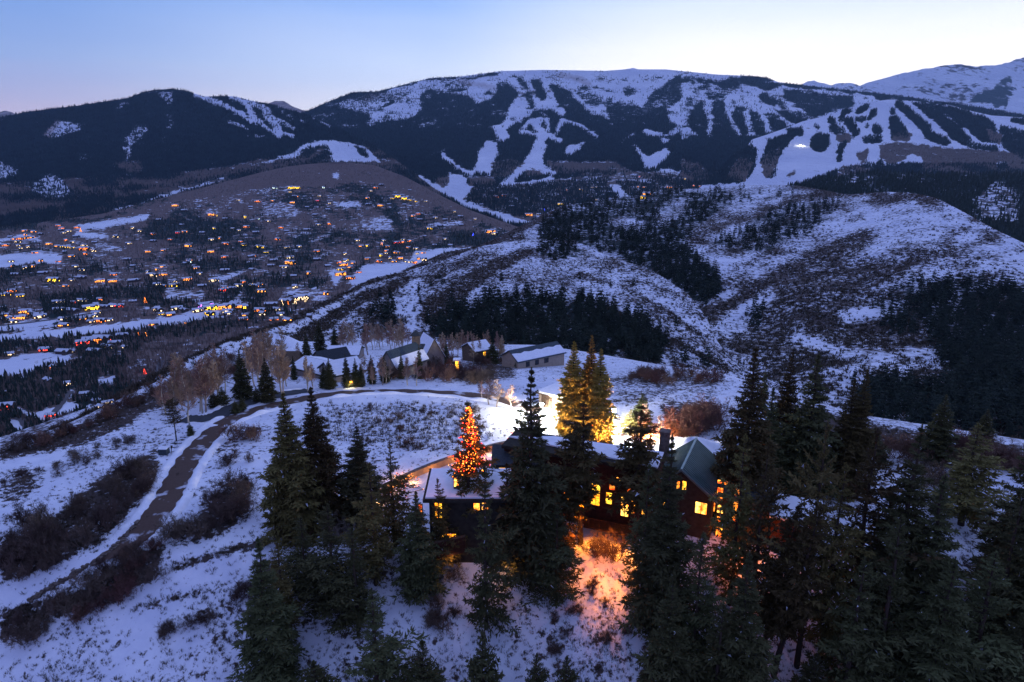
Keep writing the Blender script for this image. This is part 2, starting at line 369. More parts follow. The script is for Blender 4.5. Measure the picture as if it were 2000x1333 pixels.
    pc(x, y, b, [('p', .95, [(740,730),(900,730),(920,780),(760,785)]), ('p', .9, [(545,745),(640,710),(650,770),(600,790)]), ('p', .9, [(890,640),(1010,630),(1080,650),(960,740),(880,730)]), ('p', .9, [(1080,690),(1170,690),(1200,715),(1080,740)]), ('p', .85, [(1190,640),(1600,640),(1700,700),(1500,720),(1280,720)]),
        ('p', .6, [(720,860),(780,790),(1000,780),(1600,700),(2400,700),(2400,1000),(1100,990)])], CB)
    pc(x, y, b, [('p', .9, [(0,620),(100,650),(230,780),(0,780)]), ('p', .85, [(230,740),(330,620),(420,640),(360,760)])], CC)
    br = b > 0.5
    f[br & (f > .3)] = np.clip(0.32 + nz * 0.9, 0, 1)[br & (f > .3)]
    pc(x, y, f, [('p', .5, [(720,860),(780,800),(1000,785),(1560,730),(1560,900),(1250,900),(1085,975),(900,930),(780,900)]), ('l', 0, 42, [(690,878),(800,915),(900,945),(1000,975),(1095,992)]), ('p', 0, [(560,800),(640,770),(745,790),(760,830),(712,880),(640,850)])], CB, 1.5)
    pc(x, y, b, [('l', 0, 42, [(1590,790),(1660,850)]), ('l', 0, 18, [(1430,740),(1480,760)]), ('l', .2, 40, [(700,870),(840,925),(1000,975)])], CB, 1)
    r[:] = 0.0
    pc(x, y, r, [('l', .55, 30, [(700,170),(800,190),(900,215)]), ('l', .6, 30, [(1290,140),(1400,160),(1450,190)]), ('l', .4, 40, [(160,280),(240,240)])], CB)
    return f, b, r
MFAR = terrain('mountain_ground', 0.012, 0.02, bump=0.9, bscale=30, forest=(0.016, 0.029, 0.034), brush=(0.095, 0.075, 0.068), brush2=(0.19, 0.15, 0.13))
build_layer('main', 'mountain', PX, PYr, Dr, [(300, 60), (1500, 500), (3000, 1200)], 75, 700, lambda s: np.clip(np.sin(s ** 1.3 * math.pi), 0, 1) + 0.04, mk, MFAR, 2, 0.5, rng_px=(540, 2600))

# left wooded mountain
cr3 = lerp1(PX, [(-600,260),(0,230),(60,218),(150,207),(250,192),(275,182),(300,176),(335,174),(360,177),(400,189),(430,188),(460,189),(490,197),(520,202),(560,214),(600,224),(640,243),(680,262),(730,285),(790,325),(850,370),(950,430),(1100,480),(2600,600)])
PYr, Dr = clip_rows(PX, cr3, [(620, 2000), (500, 2540), (460, 2780), (420, 3120), (380, 3560), (330, 4100), (270, 4800), (220, 5300), (170, 5700)], 520, 150)
cr3s = cr3
def mk(x, y, G):
    f, b, r = z3(x)
    nz = fbm(G[..., 0] / 200, G[..., 1] / 200, 4, 41)
    f[:] = 1.0
    b[:] = 0.05
    edge = lerp1(x, [(-600,400),(0,360),(130,350),(250,345),(300,345),(450,325),(560,300),(620,285),(2600,285)])
    low = y > edge
    f[low] = np.clip(0.42 + nz * 1.1, 0, 1)[low]; b[low] = 0.88
    pc(x, y, f, [('p', .42, [(240,490),(330,400),(470,420),(460,470),(350,500),(280,508)]), ('p', .65, [(350,540),(460,550),(400,560)]), ('p', .7, [(400,590),(540,600),(520,670),(430,620)]), ('p', .4, [(665,330),(710,292),(768,300),(700,330)]),
        ('p', .42, [(720,510),(790,425),(860,450),(800,520),(760,560),(765,610),(720,645),(735,590),(690,560),(740,545)]), ('p', .55, [(780,245),(860,222),(1000,230),(1000,320),(960,310),(930,270),(850,240)]), ('p', .45, [(955,440),(990,425),(1000,450),(970,455)]),
        ('l', .7, 40, [(980,380),(990,420)]), ('l', .7, 40, [(940,500),(970,560)]), ('l', .1, 32, [(1130,250),(1290,310),(1400,370),(1470,415)]), ('l', .1, 44, [(1340,262),(1430,300),(1450,350),(1480,410)]), ('l', .2, 34, [(1440,290),(1560,345)]),
        ('l', .2, 52, [(1540,360),(1600,430),(1610,480)]), ('l', .15, 24, [(1480,390),(1560,460),(1690,490)]), ('l', .35, 30, [(1620,400),(1700,450)]), ('l', .3, 18, [(1810,380),(1910,430)]), ('l', .15, 20, [(1330,412),(1430,450)]), ('l', .5, 20, [(1740,400),(1780,430)]), ('l', .5, 22, [(1600,330),(1690,390)]), ('l', .55, 16, [(1420,485),(1520,490)]),
        ('p', .35, [(-200,640),(0,640),(50,660),(125,700),(30,740),(-200,760)]), ('p', .4, [(170,790),(230,740),(290,708),(350,740),(400,790),(405,850),(330,862),(230,850)]), ('p', .3, [(300,900),(350,875),(385,930),(340,940)]),
        ('p', .85, [(460,720),(640,700),(680,780),(500,790)]), ('p', .9, [(-600,960),(0,960),(330,900),(320,985),(0,1050),(-600,1060)]), ('p', .8, [(440,860),(660,820),(650,880),(500,890)]),
        ('p', .05, [(1490,655),(1700,585),(1750,545),(1850,515),(1985,525),(2100,545),(2200,640),(2190,660),(2100,650),(2020,640),(1930,640),(1920,580),(1870,540),(1780,560),(1700,620),(1530,672)]), ('p', .8, [(1740,570),(1880,545),(1920,600),(1850,640),(1760,630)]), ('l', .0, 18, [(1750,640),(1830,600),(1860,570)]), ('p', .8, [(2040,550),(2120,570),(2130,620),(2090,610)])], CA)
    f[:] = np.clip(f + nz * np.where(f > 0.95, 0.0, 0.3) * (f > 0.02), 0, 1)
    pc(x, y, b, [('p', .95, [(650,650),(810,640),(830,700),(740,720)]), ('p', .15, [(170,790),(230,740),(290,708),(350,740),(400,790),(405,850),(230,850)]), ('p', .2, [(-200,640),(0,640),(125,700),(30,740),(-200,760)]), ('l', .15, 22, [(660,920),(800,900),(850,870)]), ('l', .35, 20, [(850,870),(1000,820),(1180,770),(1300,735)]),
        ('p', .05, [(1490,655),(1700,585),(1750,545),(1850,515),(1985,525),(2100,545),(2200,640),(1920,640),(1870,540),(1700,620)])], CA)
    pc(x, y, f, [('p', .25, [(650,650),(810,640),(830,700),(740,720)]), ('l', .05, 20, [(660,920),(800,900),(850,870)]), ('l', .2, 20, [(850,870),(1000,820),(1180,770),(1300,735)])], CA)
    pc(x, y, r, [('p', .9, [(240,490),(320,405),(350,410),(290,500)])], CA)
    return f, b, r
build_layer('west', 'mountain', PX, PYr, Dr, [(300, 80), (1200, 500), (2000, 900)], 60, 500, lambda s: np.clip(np.sin(s ** 1.3 * math.pi), 0, 1) + 0.03, mk, MFAR, 5, 0.5, rng_px=(-600, 1200))

# right ski hill
cr5 = lerp1(PX, [(-600,700),(1300,420),(1400,340),(1435,300),(1458,289),(1468,273),(1499,263),(1539,249),(1566,238),(1624,224),(1654,212),(1701,199),(1735,195),(1755,195),(1802,199),(1846,203),(1904,219),(1937,226),(2000,230),(2300,250),(2600,280)])
PYr, Dr = clip_rows(PX, cr5, [(720, 2300), (450, 2800), (400, 3200), (350, 3700), (300, 4300), (250, 4900), (180, 5700)], 480, 130)
def mk(x, y, G):
    f, b, r = z3(x); nz = fbm(G[..., 0] / 160, G[..., 1] / 160, 4, 51)
    pc(x, y, f, [('p', 1, [(610,455),(700,445),(700,492),(620,492)]), ('p', 1, [(500,520),(560,500),(655,480),(640,520),(580,585),(560,650),(530,740),(490,740),(500,660),(455,650),(490,560)]), ('l', .9, 36, [(860,400),(885,440)]), ('l', .9, 32, [(925,400),(945,350),(965,350)]), ('l', 1, 45, [(965,410),(1010,470)]), ('l', 1, 32, [(1025,350),(1075,325)]), ('l', 1, 24, [(1020,400),(1050,400)]),
        ('p', 1, [(1070,400),(1100,340),(1135,330),(1130,370),(1085,408)]), ('l', 1, 22, [(1220,340),(1222,360)]), ('p', 1, [(1200,390),(1240,370),(1300,450),(1320,510),(1210,510)]), ('l', 1, 42, [(1120,450),(1140,460)]), ('l', 1, 18, [(1070,430),(1075,445)]), ('l', 1, 45, [(1260,310),(1330,370),(1400,440),(1430,490),(1530,530)]), ('l', 1, 25, [(1345,370),(1435,440)]),
        ('p', 1, [(1335,300),(1400,310),(1480,350),(1600,430),(1675,520),(1640,555),(1560,500),(1480,420),(1400,360)]), ('p', 1, [(1400,305),(1600,330),(1760,390),(1810,420),(1850,540),(1740,530),(1680,480),(1620,400),(1500,350)]), ('l', .9, 30, [(1575,380),(1630,435)]), ('p', 1, [(757,502),(782,476),(822,486),(856,494),(864,528),(838,560),(826,588),(786,592),(758,566),(746,534)]), ('l', .8, 50, [(880,455),(930,480)]), ('l', .7, 16, [(775,430),(790,465)]),
        ('p', 1, [(915,530),(965,530),(935,580),(925,640),(900,640),(905,570)]), ('p', .9, [(1040,500),(1150,490),(1160,530),(1060,540)]), ('l', .8, 16, [(990,480),(1000,500)]), ('p', .9, [(1840,430),(1985,470),(2600,480),(2600,700),(1985,640),(1860,560)]), ('p', .8, [(1650,530),(1840,560),(1830,590),(1660,590)]), ('l', .9, 30, [(1920,400),(2100,430)]), ('l', 1, 14, [(1250,275),(1400,288),(1540,305)]), ('l', .7, 30, [(1150,650),(1180,700)]), ('l', .8, 14, [(1480,345),(1600,400)]),
        ('p', .9, [(-100,600),(310,600),(330,560),(440,560),(420,700),(370,760),(-100,800)]), ('l', .9, 12, [(395,540),(420,580)]), ('p', .8, [(900,690),(1000,660),(1985,650),(2400,650),(2400,800),(600,800)])], CC, 3)
    f[:] = np.clip(f + nz * 0.3 * (f > 0.02) * (f < .95), 0, 1)
    b[:] = 0.03
    pc(x, y, b, [('l', .95, 50, [(920,500),(965,500)]), ('p', .95, [(1010,600),(1060,570),(1090,560),(1080,640),(1040,650)]), ('p', .9, [(1150,540),(1300,530),(1500,560),(1985,590),(2600,600),(2600,760),(1600,720),(1400,700),(1400,620),(1330,590),(1280,640),(1200,650),(1150,620)]), ('p', .95, [(1210,470),(1340,480),(1320,520),(1220,515)]), ('p', .9, [(1760,450),(1860,480),(1850,550),(1780,520)]), ('p', .8, [(900,700),(930,670),(1000,660),(1130,690),(900,760)]), ('p', .9, [(460,650),(490,590),(580,560),(560,650),(520,740),(490,740)]), ('p', .7, [(600,730),(640,690),(670,700),(620,760)]), ('p', .95, [(240,760),(330,620),(425,640),(370,760)]), ('p', .3, [(1820,640),(1890,640),(1880,690),(1820,680)]), ('l', .8, 20, [(380,300),(500,300)])], CC, 3)
    m = (b > .6) & (f > .2); f[m] = np.clip(0.35 + nz * 0.8, 0, 1)[m]
    return f, b, r
build_layer('ski', 'ski_hill', PX, PYr, Dr, [(200, 50), (900, 400)], 28, 380, lambda s: np.clip(np.sin(s ** 1.3 * math.pi), 0, 1) + 0.03, mk, MFAR, 8, 0.3, rng_px=(1330, 2600))
# dark wooded ridge on the right behind the scrub hill
cr6 = lerp1(PX, [(-600,900),(1250,520),(1400,400),(1500,370),(1566,360),(1617,346),(1667,340),(1720,335),(1802,340),(1904,342),(2000,339),(2600,330)])
PYr, Dr = clip_rows(PX, cr6, [(900, 900), (520, 1250), (420, 1600), (335, 2050)], 560, 60)
def mk(x, y, G):
    f, b, r = z3(x); nz = fbm(G[..., 0] / 60, G[..., 1] / 60, 4, 61)
    f[:] = np.clip(0.8 + nz * .5, 0, 1); b[:] = .5
    paint(x, y, f, [('p', .35, [(1900,390),(1950,350),(1990,380),(1990,440),(1920,430)]), ('p', .5, [(1640,345),(1720,345),(1700,365),(1650,362)])], warp=6)
    return f, b, r
build_layer('ridge', 'ridge', PX, PYr, Dr, [(100, 30), (500, 250)], 10, 150, lambda s: np.sin(s * math.pi), mk, terrain('ridge_ground', 0.05, 0.06, bump=0.3, bscale=6), 11, 0.3, rng_px=(1150, 2600))

# valley floor with the village and the brown aspen hill
DV = [(1300, 420), (1000, 560), (900, 646), (800, 794), (700, 1019), (640, 1221), (600, 1390), (560, 1630), (520, 1950), (480, 2350), (440, 2750), (400, 3100), (360, 3450), (320, 3750)]
crv = lerp1(PX, [(-600,450),(0,445),(100,432),(200,418),(290,394),(400,366),(506,338),(560,326),(600,321),(660,317),(731,323),(792,346),(862,383),(916,410),(1004,441),(1100,475),(1300,560),(1500,640),(2600,800)])
PYr, Dr = clip_rows(PX, crv, DV, 1300, 330, 0.8)
VALLEY_SNOW = [('p', .02, [(-200,497),(0,497),(80,494),(121,500),(119,514),(60,514),(0,524),(-200,530)]), ('l', .0, 15, [(-200,675),(0,662),(60,655),(150,648),(240,639),(330,627),(400,617),(420,612)]), ('l', .2, 10, [(-50,645),(60,640),(120,634)]), ('l', 0, 7, [(0,640),(120,624),(190,612)]),
    ('p', .12, [(-200,705),(0,705),(60,690),(140,692),(132,712),(90,712),(60,730),(20,735),(-200,760)]), ('p', .02, [(808,491),(924,483),(934,485),(866,497),(820,517),(790,530),(700,560),(676,552),(716,517),(800,514)]), ('p', .1, [(643,530),(660,525),(668,540),(652,562)]),
    ('p', .55, [(512,398),(570,396),(592,420),(560,428),(520,420)]), ('p', .45, [(704,437),(740,420),(765,432),(770,452),(710,448)]), ('p', .02, [(148,442),(170,437),(216,430),(294,418),(285,430),(215,443),(190,448),(150,450)]), ('l', .1, 9, [(150,459),(200,462)]), ('l', .2, 6, [(840,440),(900,436)]), ('p', .25, [(920,455),(935,450),(970,446),(975,452)]),
    ('l', .2, 9, [(660,402),(700,400)]), ('l', .5, 18, [(560,572),(640,582)]), ('l', .2, 8, [(0,470),(45,462),(75,468)]), ('l', .5, 14, [(190,480),(230,488)]), ('p', .1, [(650,337),(662,336),(660,350),(648,350)]), ('l', .5, 22, [(330,575),(390,580)]), ('p', .35, [(405,545),(480,525),(470,540),(420,555)]), ('l', .35, 5, [(600,475),(640,460),(652,440)]), ('l', .3, 5, [(460,590),(475,565)]),
    ('p', .1, [(115,790),(150,785),(148,800),(120,808)]), ('p', .1, [(60,815),(100,800),(140,796),(180,790),(200,800),(120,812),(80,825)]), ('p', .15, [(150,770),(200,765),(200,775),(155,780)]), ('p', .25, [(190,740),(225,735),(225,755),(195,755)]), ('l', .15, 10, [(30,800),(65,815),(120,795),(140,765)]),('p',.1,[(20,818),(50,825),(45,850),(20,840)])]
def mk(x, y, G):
    f, b, r = z3(x)
    nz = fbm(x / 26, y / 11, 4, 71); n2 = fbm(x / 60, y / 22, 3, 72)
    f[:] = np.clip(0.40 + n2 * 0.7, 0, .8); b[:] = np.clip(0.80 + nz * 0.45, .4, 1)
    b[y > 640] = np.clip(0.8 + nz * 0.3, .5, 1)[y > 640]
    hill = lerp1(x, [(-600,0),(290,400),(400,385),(480,372),(560,362),(650,365),(700,352),(760,365),(840,395),(900,425),(1000,450),(1200,470)])
    m = y < hill; b[m] = 0.97; f[m] = 0.10
    m = (x < 330) & (y < 450) & (y > 0); b[m] = 0.9; f[m] = np.clip(.35 + nz * .8, 0, 1)[m]
    paint(x, y, f, [('p', .85, [(0,425),(60,415),(110,410),(115,420),(60,445),(0,450)]), ('p', .8, [(330,430),(460,430),(470,450),(440,475),(340,475),(280,465),(290,430)]), ('p', .7, [(360,510),(460,505),(520,520),(470,530),(380,525)]), ('p', .75, [(750,408),(780,412),(790,440),(760,450),(745,430)]), ('p', .75, [(70,580),(200,570),(215,600),(90,615)]), ('p', .5, [(20,680),(180,655),(300,640),(400,632),(470,615),(560,600),(560,612),(440,640),(300,670),(180,685),(60,695)]), ('p', .5, [(780,430),(860,405),(900,420),(860,440)]), ('p',.3,[(290,660),(420,650),(560,615),(620,590),(620,640),(300,760),(200,760)]), ('p', .5, [(0,750),(30,740),(80,720),(220,700),(240,760),(180,780),(60,800),(0,860)])], warp=6)
    paint(x, y, b, VALLEY_SNOW, warp=2.0)
    paint(x, y, f, [(s[0], min(s[1], .05) if s[1] < .15 else .2) + tuple(s[2:]) for s in VALLEY_SNOW], warp=2.0)
    return f, b, r
build_layer('valley', 'valley', PX, PYr, Dr, [(60, 8), (400, 120), (1500, 500)], 7, 180, lambda s: np.clip(np.sin(s * math.pi), 0, 1), mk, terrain('valley_ground', 0.05, 0.03, bump=0.3, bscale=5, brush=(0.12, 0.088, 0.080), brush2=(0.23, 0.165, 0.14)), 13, rng_px=(-600, 1700), blur=3)

def column_layer(spec, n, sm=14):
    """spec: {px: [(py, d), ...]} near to far; returns rows of photo row and distance for every column"""
    xs = sorted(spec); k = len(spec[xs[0]])
    YY = np.stack([smooth_cols(np.interp(PX, xs, [spec[q][i][0] for q in xs]), sm if i < k - 1 else 2) for i in range(k)])
    DD = np.stack([smooth_cols(np.interp(PX, xs, [math.log(spec[q][i][1]) for q in xs]), sm) for i in range(k)])
    t = np.linspace(0, k - 1, n)
    return pchip(t, YY), np.exp(pchip(t, DD))
# big scrub hill
spec = {-600: [(1250,200),(1200,260),(1150,300),(1100,340)], 500: [(800,330),(760,400),(730,480),(700,560)], 600: [(760,350),(720,420),(680,520),(640,600)], 690: [(740,380),(680,460),(620,540),(560,640)], 792: [(740,420),(660,540),(590,640),(526,760)], 866: [(720,450),(640,580),(560,720),(494,880)], 932: [(700,500),(620,640),(540,800),(482,960)], 990: [(690,550),(600,700),(520,880),(455,1040)], 1050: [(680,620),(590,760),(500,940),(425,1130)], 1097: [(680,620),(580,790),(480,1000),(402,1230)],
    1200: [(700,600),(580,780),(470,1000),(388,1370)], 1300: [(710,500),(600,690),(480,930),(372,1460)], 1400: [(720,430),(620,620),(490,860),(366,1480)], 1480: [(740,400),(640,580),(500,840),(361,1480)], 1560: [(780,350),(650,530),(510,800),(363,1400)], 1610: [(800,330),(650,520),(510,790),(372,1300)], 1655: [(820,310),(670,500),(510,780),(381,1200)], 1700: [(840,290),(680,480),(520,750),(377,1150)], 1735: [(850,285),(690,460),(520,740),(375,1110)], 1785: [(870,265),(700,440),(520,710),(378,1040)], 1829: [(890,250),(710,430),(530,690),(387,980)], 1887: [(910,240),(730,400),(560,640),(417,900)], 1940: [(930,230),(740,380),(570,600),(447,830)], 2000: [(950,220),(760,360),(600,540),(475,760)], 2100: [(980,210),(800,330),(650,480),(520,680)], 2600: [(1150,190),(950,280),(800,370),(660,500)]}
PYr, Dr = column_layer(spec, 230)
def mk(x, y, G):
    f, b, r = z3(x); nz = fbm(G[..., 0] / 45, G[..., 1] / 45, 4, 81); n2 = fbm(x / 40 + y / 60, y / 14 + x / 90, 4, 82)
    b[:] = np.clip(0.44 + n2 * 0.62, .12, .85)
    paint(x, y, b, [('l', .85, 16, [(800,530),(870,500),(940,478),(1000,455),(1050,428),(1100,408)]), ('l', .8, 26, [(1370,620),(1450,580),(1520,540),(1600,500),(1680,465),(1750,440),(1800,425)]), ('l', .85, 20, [(1440,680),(1500,640),(1560,600),(1640,580),(1720,545),(1800,500)]),
        ('l', .85, 12, [(1340,470),(1420,440),(1500,410),(1560,388),(1620,380)]), ('l', .85, 10, [(1560,366),(1640,378),(1700,380),(1790,384)]), ('p', .7, [(1440,680),(1480,600),(1600,580),(1760,560),(1820,620),(1780,680),(1640,720),(1500,720)]), ('l', .8, 14, [(1700,395),(1780,385),(1830,400)]),
        ('p', .72, [(1500,560),(1600,520),(1700,520),(1780,500),(1720,560),(1600,580),(1540,600)]), ('p', .8, [(1390,480),(1460,450),(1560,420),(1540,440),(1440,480),(1380,500)]), ('l', .25, 22, [(1560,660),(1640,690),(1740,700)]), ('l', .2, 24, [(1650,620),(1760,600)]), ('p', .28, [(1690,405),(1780,400),(1850,430),(1840,470),(1760,470),(1690,450)]), ('l',.25,14,[(1400,480),(1480,440),(1560,400)]),
        ('p', .3, [(1390,640),(1440,600),(1500,560),(1480,610),(1420,660)])], warp=8)
    paint(x, y, f, [('p', .82, [(1110,402),(1200,386),(1300,374),(1420,368),(1430,395),(1380,430),(1330,470),(1390,520),(1410,550),(1400,590),(1340,590),(1290,545),(1200,500),(1120,470),(1050,470),(1050,440),(1085,415)]), ('p', .6, [(1380,480),(1450,445),(1500,410),(1590,390),(1640,400),(1600,445),(1540,470),(1500,495),(1440,490)]),
        ('p', .4, [(1430,368),(1560,366),(1540,385),(1430,410)]), ('p', .62, [(1830,600),(1870,550),(1960,560),(2600,600),(2600,860),(1960,830),(1880,770),(1840,720),(1800,660)]), ('p', .5, [(1680,740),(1840,760),(2000,800),(2600,830),(2600,1150),(1640,900)]), ('l', .7, 10, [(1500,470),(1560,440),(1640,395)]),
        ('l', .3, 30, [(1330,400),(1300,430)]), ('p', .2, [(1190,425),(1260,430),(1250,450),(1200,445)]), ('p', .5, [(1700,600),(1790,540),(1860,540),(1820,640),(1740,660)]), ('p', .5, [(1450,620),(1480,580),(1500,600),(1470,690)])], warp=7)
    return f * .8, b, r
SCRUB = terrain('scrub_ground', 0.22, 0.12, bump=0.5, bscale=1.5, sharp=2.4, clus=1.1)
build_layer('hill', 'hill', PX, PYr, Dr, [(60, 10), (300, 110), (800, 350)], 17, 110, lambda s: np.clip(np.sin(s * math.pi), 0, 1) + .0, mk, SCRUB, 17, 0.4, blur=9)

# nearer spur and dome
spec = {-600: [(1350,120),(1250,130),(1150,140),(1050,150)], 0: [(985,125),(960,130),(925,140),(893,150)], 170: [(880,150),(860,160),(835,168),(808,178)], 300: [(810,165),(790,175),(765,188),(733,205)], 430: [(770,185),(740,205),(705,235),(668,270)], 511: [(760,200),(725,230),(685,270),(642,320)], 561: [(750,212),(712,250),(670,300),(625,350)], 660: [(745,235),(690,300),(635,380),(576,460)], 730: [(745,245),(680,320),(610,410),(543,520)], 790: [(745,250),(670,340),(595,430),(531,550)],
    860: [(745,255),(660,360),(580,450),(510,570)], 940: [(750,260),(655,375),(560,480),(481,610)], 1028: [(750,262),(650,390),(550,500),(468,640)], 1075: [(750,264),(650,392),(550,500),(468,640)], 1132: [(755,266),(655,390),(560,490),(481,625)], 1200: [(760,270),(665,385),(580,470),(502,600)], 1291: [(770,280),(690,360),(610,440),(539,540)], 1345: [(778,286),(710,350),(640,410),(575,490)], 1380: [(785,290),(725,340),(670,390),(620,440)], 1400: [(788,295),(740,335),(700,370),(668,410)], 1450: [(795,300),(765,320),(740,350),(718,370)], 1520: [(805,300),(785,315),(768,330),(750,345)], 1700: [(860,280),(845,290),(830,300),(818,310)], 2600: [(1000,230),(980,240),(960,250),(940,260)]}
PYr, Dr = column_layer(spec, 200, 8)
def mk(x, y, G):
    f, b, r = z3(x); nz = fbm(G[..., 0] / 30, G[..., 1] / 30, 4, 91); n2 = fbm(x / 30, y / 12, 4, 92)
    b[:] = np.clip(0.42 + n2 * 0.42, .15, .72)
    crest = np.interp(x, PX, LAYERS['hill']['sil'])
    paint(x, y, b, [('l', .92, 9, [(0,893),(170,808),(300,735),(430,670),(511,645),(561,628),(660,579),(730,546),(790,533)]), ('p', .25, [(340,715),(429,678),(511,652),(600,622),(640,600),(640,630),(560,650),(480,680),(400,715),(340,740)]), ('p', .82, [(480,700),(560,660),(620,625),(700,575),(790,540),(830,535),(760,575),(700,600),(620,660),(560,700),(500,720)]), ('p', .8, [(815,620),(835,580),(880,555),(940,520),(1000,490),(1060,485),(960,540),(920,570),(900,600),(850,640)]),
        ('p', .7, [(860,520),(940,490),(960,500),(900,530),(850,545)]), ('p', .22, [(800,560),(815,560),(812,700),(795,700)]), ('l', .75, 10, [(1180,600),(1240,640),(1300,660),(1380,700),(1420,720)]), ('l', .7, 8, [(1220,560),(1300,610),(1360,650)]), ('p', .7, [(700,610),(760,590),(780,640),(730,660)]), ('l', .8, 10, [(840,660),(900,620),(960,590)])], warp=7)
    paint(x, y, f, [('p', .85, [(835,645),(890,605),(960,578),(1080,580),(1180,592),(1250,625),(1300,665),(1290,705),(1200,720),(1080,700),(960,680),(860,665)]), ('p', .8, [(1050,472),(1090,468),(1140,488),(1130,505),(1080,505),(1045,490)]), ('p', .5, [(730,600),(780,600),(780,640),(740,650)]), ('p', .4, [(1300,690),(1380,700),(1400,720),(1310,720)]), ('p', .3, [(860,590),(900,580),(890,610),(860,620)])], warp=6)
    return f * .8, b, r
build_layer('dome', 'hillside', PX, PYr, Dr, [(25, 8), (80, 40), (200, 120)], 3.0, 45, lambda s: np.clip(np.sin(s * math.pi), 0, 1), mk, terrain('dome_ground', 0.42, 0.2, bump=0.5, bscale=0.8, sharp=2.6, clus=1.1), 19, 0.3, blur=7)

# near hilltop the houses stand on
DN = [(2300, 25), (1800, 37), (1500, 46), (1340, 52), (1200, 57.5), (1080, 63), (1000, 70), (900, 84), (820, 100), (770, 115), (735, 135), (700, 175), (665, 240), (640, 300)]
crn = lerp1(PX, [(-600,1060),(-200,960),(0,880),(60,862),(120,842),(200,803),(300,752),(380,718),(450,692),(500,676),(520,662),(540,652),(556,655),(575,668),(620,668),(700,662),(800,662),(850,668),(950,674),(1050,675),(1150,690),(1290,716),(1400,730),(1500,762),(1600,795),(1700,822),(1850,845),(2000,868),(2600,960)])
crn = smooth_cols(crn, 4)
PYr, Dr = clip_rows(PX, crn, DN, 2300, 520, 0.85)
ROAD = [(150,1122),(240,1075),(275,1042),(312,1000),(334,960),(352,925),(374,890),(400,860),(430,832),(470,811),(520,796),(570,784),(620,774),(680,768),(750,765),(820,766),(900,770),(960,777),(1010,790),(1060,805)]
DRIVE = [(352,818),(385,820),(415,816),(440,806),(470,790),(520,777),(570,768),(615,762)]
BRUSH = [('p', .85, [(0,870),(60,868),(200,812),(300,760),(330,770),(250,830),(150,870),(60,890),(0,900)]), ('p', .8, [(300,760),(380,720),(440,700),(440,730),(380,770),(330,800),(280,800)]), ('p', .75, [(120,1000),(200,930),(300,880),(310,910),(270,980),(200,1060),(120,1100),(0,1140),(0,1060)]),
    ('p', .8, [(390,1010),(420,960),(480,960),(490,1010),(440,1040),(370,1060),(320,1050)]), ('p', .82, [(150,1160),(250,1090),(300,1060),(320,1060),(300,1130),(200,1180),(80,1210),(0,1260),(0,1190)]), ('l', .8, 16, [(340,1110),(430,1080),(520,1060)]), ('l', .75, 8, [(260,1190),(330,1170),(420,1150)]), ('l', .7, 8, [(300,1220),(420,1190)]),
    ('p', .3, [(640,790),(800,785),(930,800),(940,850),(860,880),(760,870),(680,850),(640,820)]), ('p', .8, [(740,735),(850,715),(1000,700),(1010,735),(940,750),(850,742)]), ('p', .7, [(1180,738),(1300,728),(1420,740),(1400,752),(1250,750),(1180,748)]), ('p', .45, [(1180,750),(1400,755),(1400,790),(1180,790)]), ('p', .85, [(1290,795),(1400,785),(1410,830),(1340,850),(1300,830)]), ('p', .85, [(1500,770),(1700,830),(2000,872),(2000,920),(1800,890),(1600,850)]),
    ('p', .8, [(540,990),(660,980),(670,1040),(560,1060)]), ('p', .5, [(0,930),(50,910),(90,940),(40,980),(0,980)]), ('l', .55, 16, [(420,880),(500,840)]), ('p', .1, [(520,655),(560,650),(565,672),(515,680)]), ('p', .8, [(400,715),(450,695),(520,680),(520,700),(440,735)])]
def mk(x, y, G):
    f, b, r = z3(x); nz = fbm(G[..., 0] / 7, G[..., 1] / 7, 4, 101)
    b[:] = np.clip(0.24 + nz * 0.26, .04, .55)
    paint(x, y, b, BRUSH, warp=6)
    paint(x, y, f, [('p', .35, [(1380,1000),(2000,900),(2000,1333),(1400,1333),(1350,1200)])], warp=8)
    rd = nearline(x, y, [q for q in ROAD], 46) & (x > -50); b[rd] = np.minimum(b[rd], 0.10)
    rd = nearline(x, y, DRIVE, 24); b[rd] = 0.05
    paint(x, y, b, [('p', .03, [(640,950),(760,940),(880,885),(1000,850),(1290,860),(1290,1000),(1240,1110),(1120,1110),(1000,1060),(860,1130),(640,1000)])], warp=3)
    return f * 0, b, r
build_layer('near', 'ground', PX, PYr, Dr, [(8, 2.0), (30, 14), (90, 60)], 0.55, 9, lambda s: np.clip(np.sin(s * math.pi), 0, 1) * 0.9, mk, terrain('near_ground', 1.3, 0.6, bump=0.45, bscale=0.25, sharp=5, clus=.7), 23, blur=9)

# ------------------------------------------------------------------ ray helpers
for k in ('near', 'dome', 'hill', 'valley', 'main', 'ridge', 'west', 'ski'):
    L = LAYERS[k]
    L['bvh'] = BVHTree.FromPolygons(L['V'].tolist(), L['F'].tolist())
def hit(px, py, keys=('near', 'dome', 'hill', 'valley', 'ridge', 'main', 'west', 'ski')):
    d = Vector(P(px, py, 1.0)).normalized(); best = None
    for k in keys:
        h = LAYERS[k]['bvh'].ray_cast(Vector((0, 0, 0)), d)
        if h[0] is not None and (best is None or h[3] < best[3]): best = (h[0], h[1], k, h[3])
    return best
def gz(x, y, key='near'):
    h = LAYERS[key]['bvh'].ray_cast(Vector((x, y, 2000)), Vector((0, 0, -1)))
    return h[0].z if h[0] is not None else -40.0
def top_h(base, py):
    """height of a thing standing at base whose top shows at photo row py"""
    v = (666.5 - py) / F
    return base.y * (v * CP - SP) / (CP + v * SP) - base.z

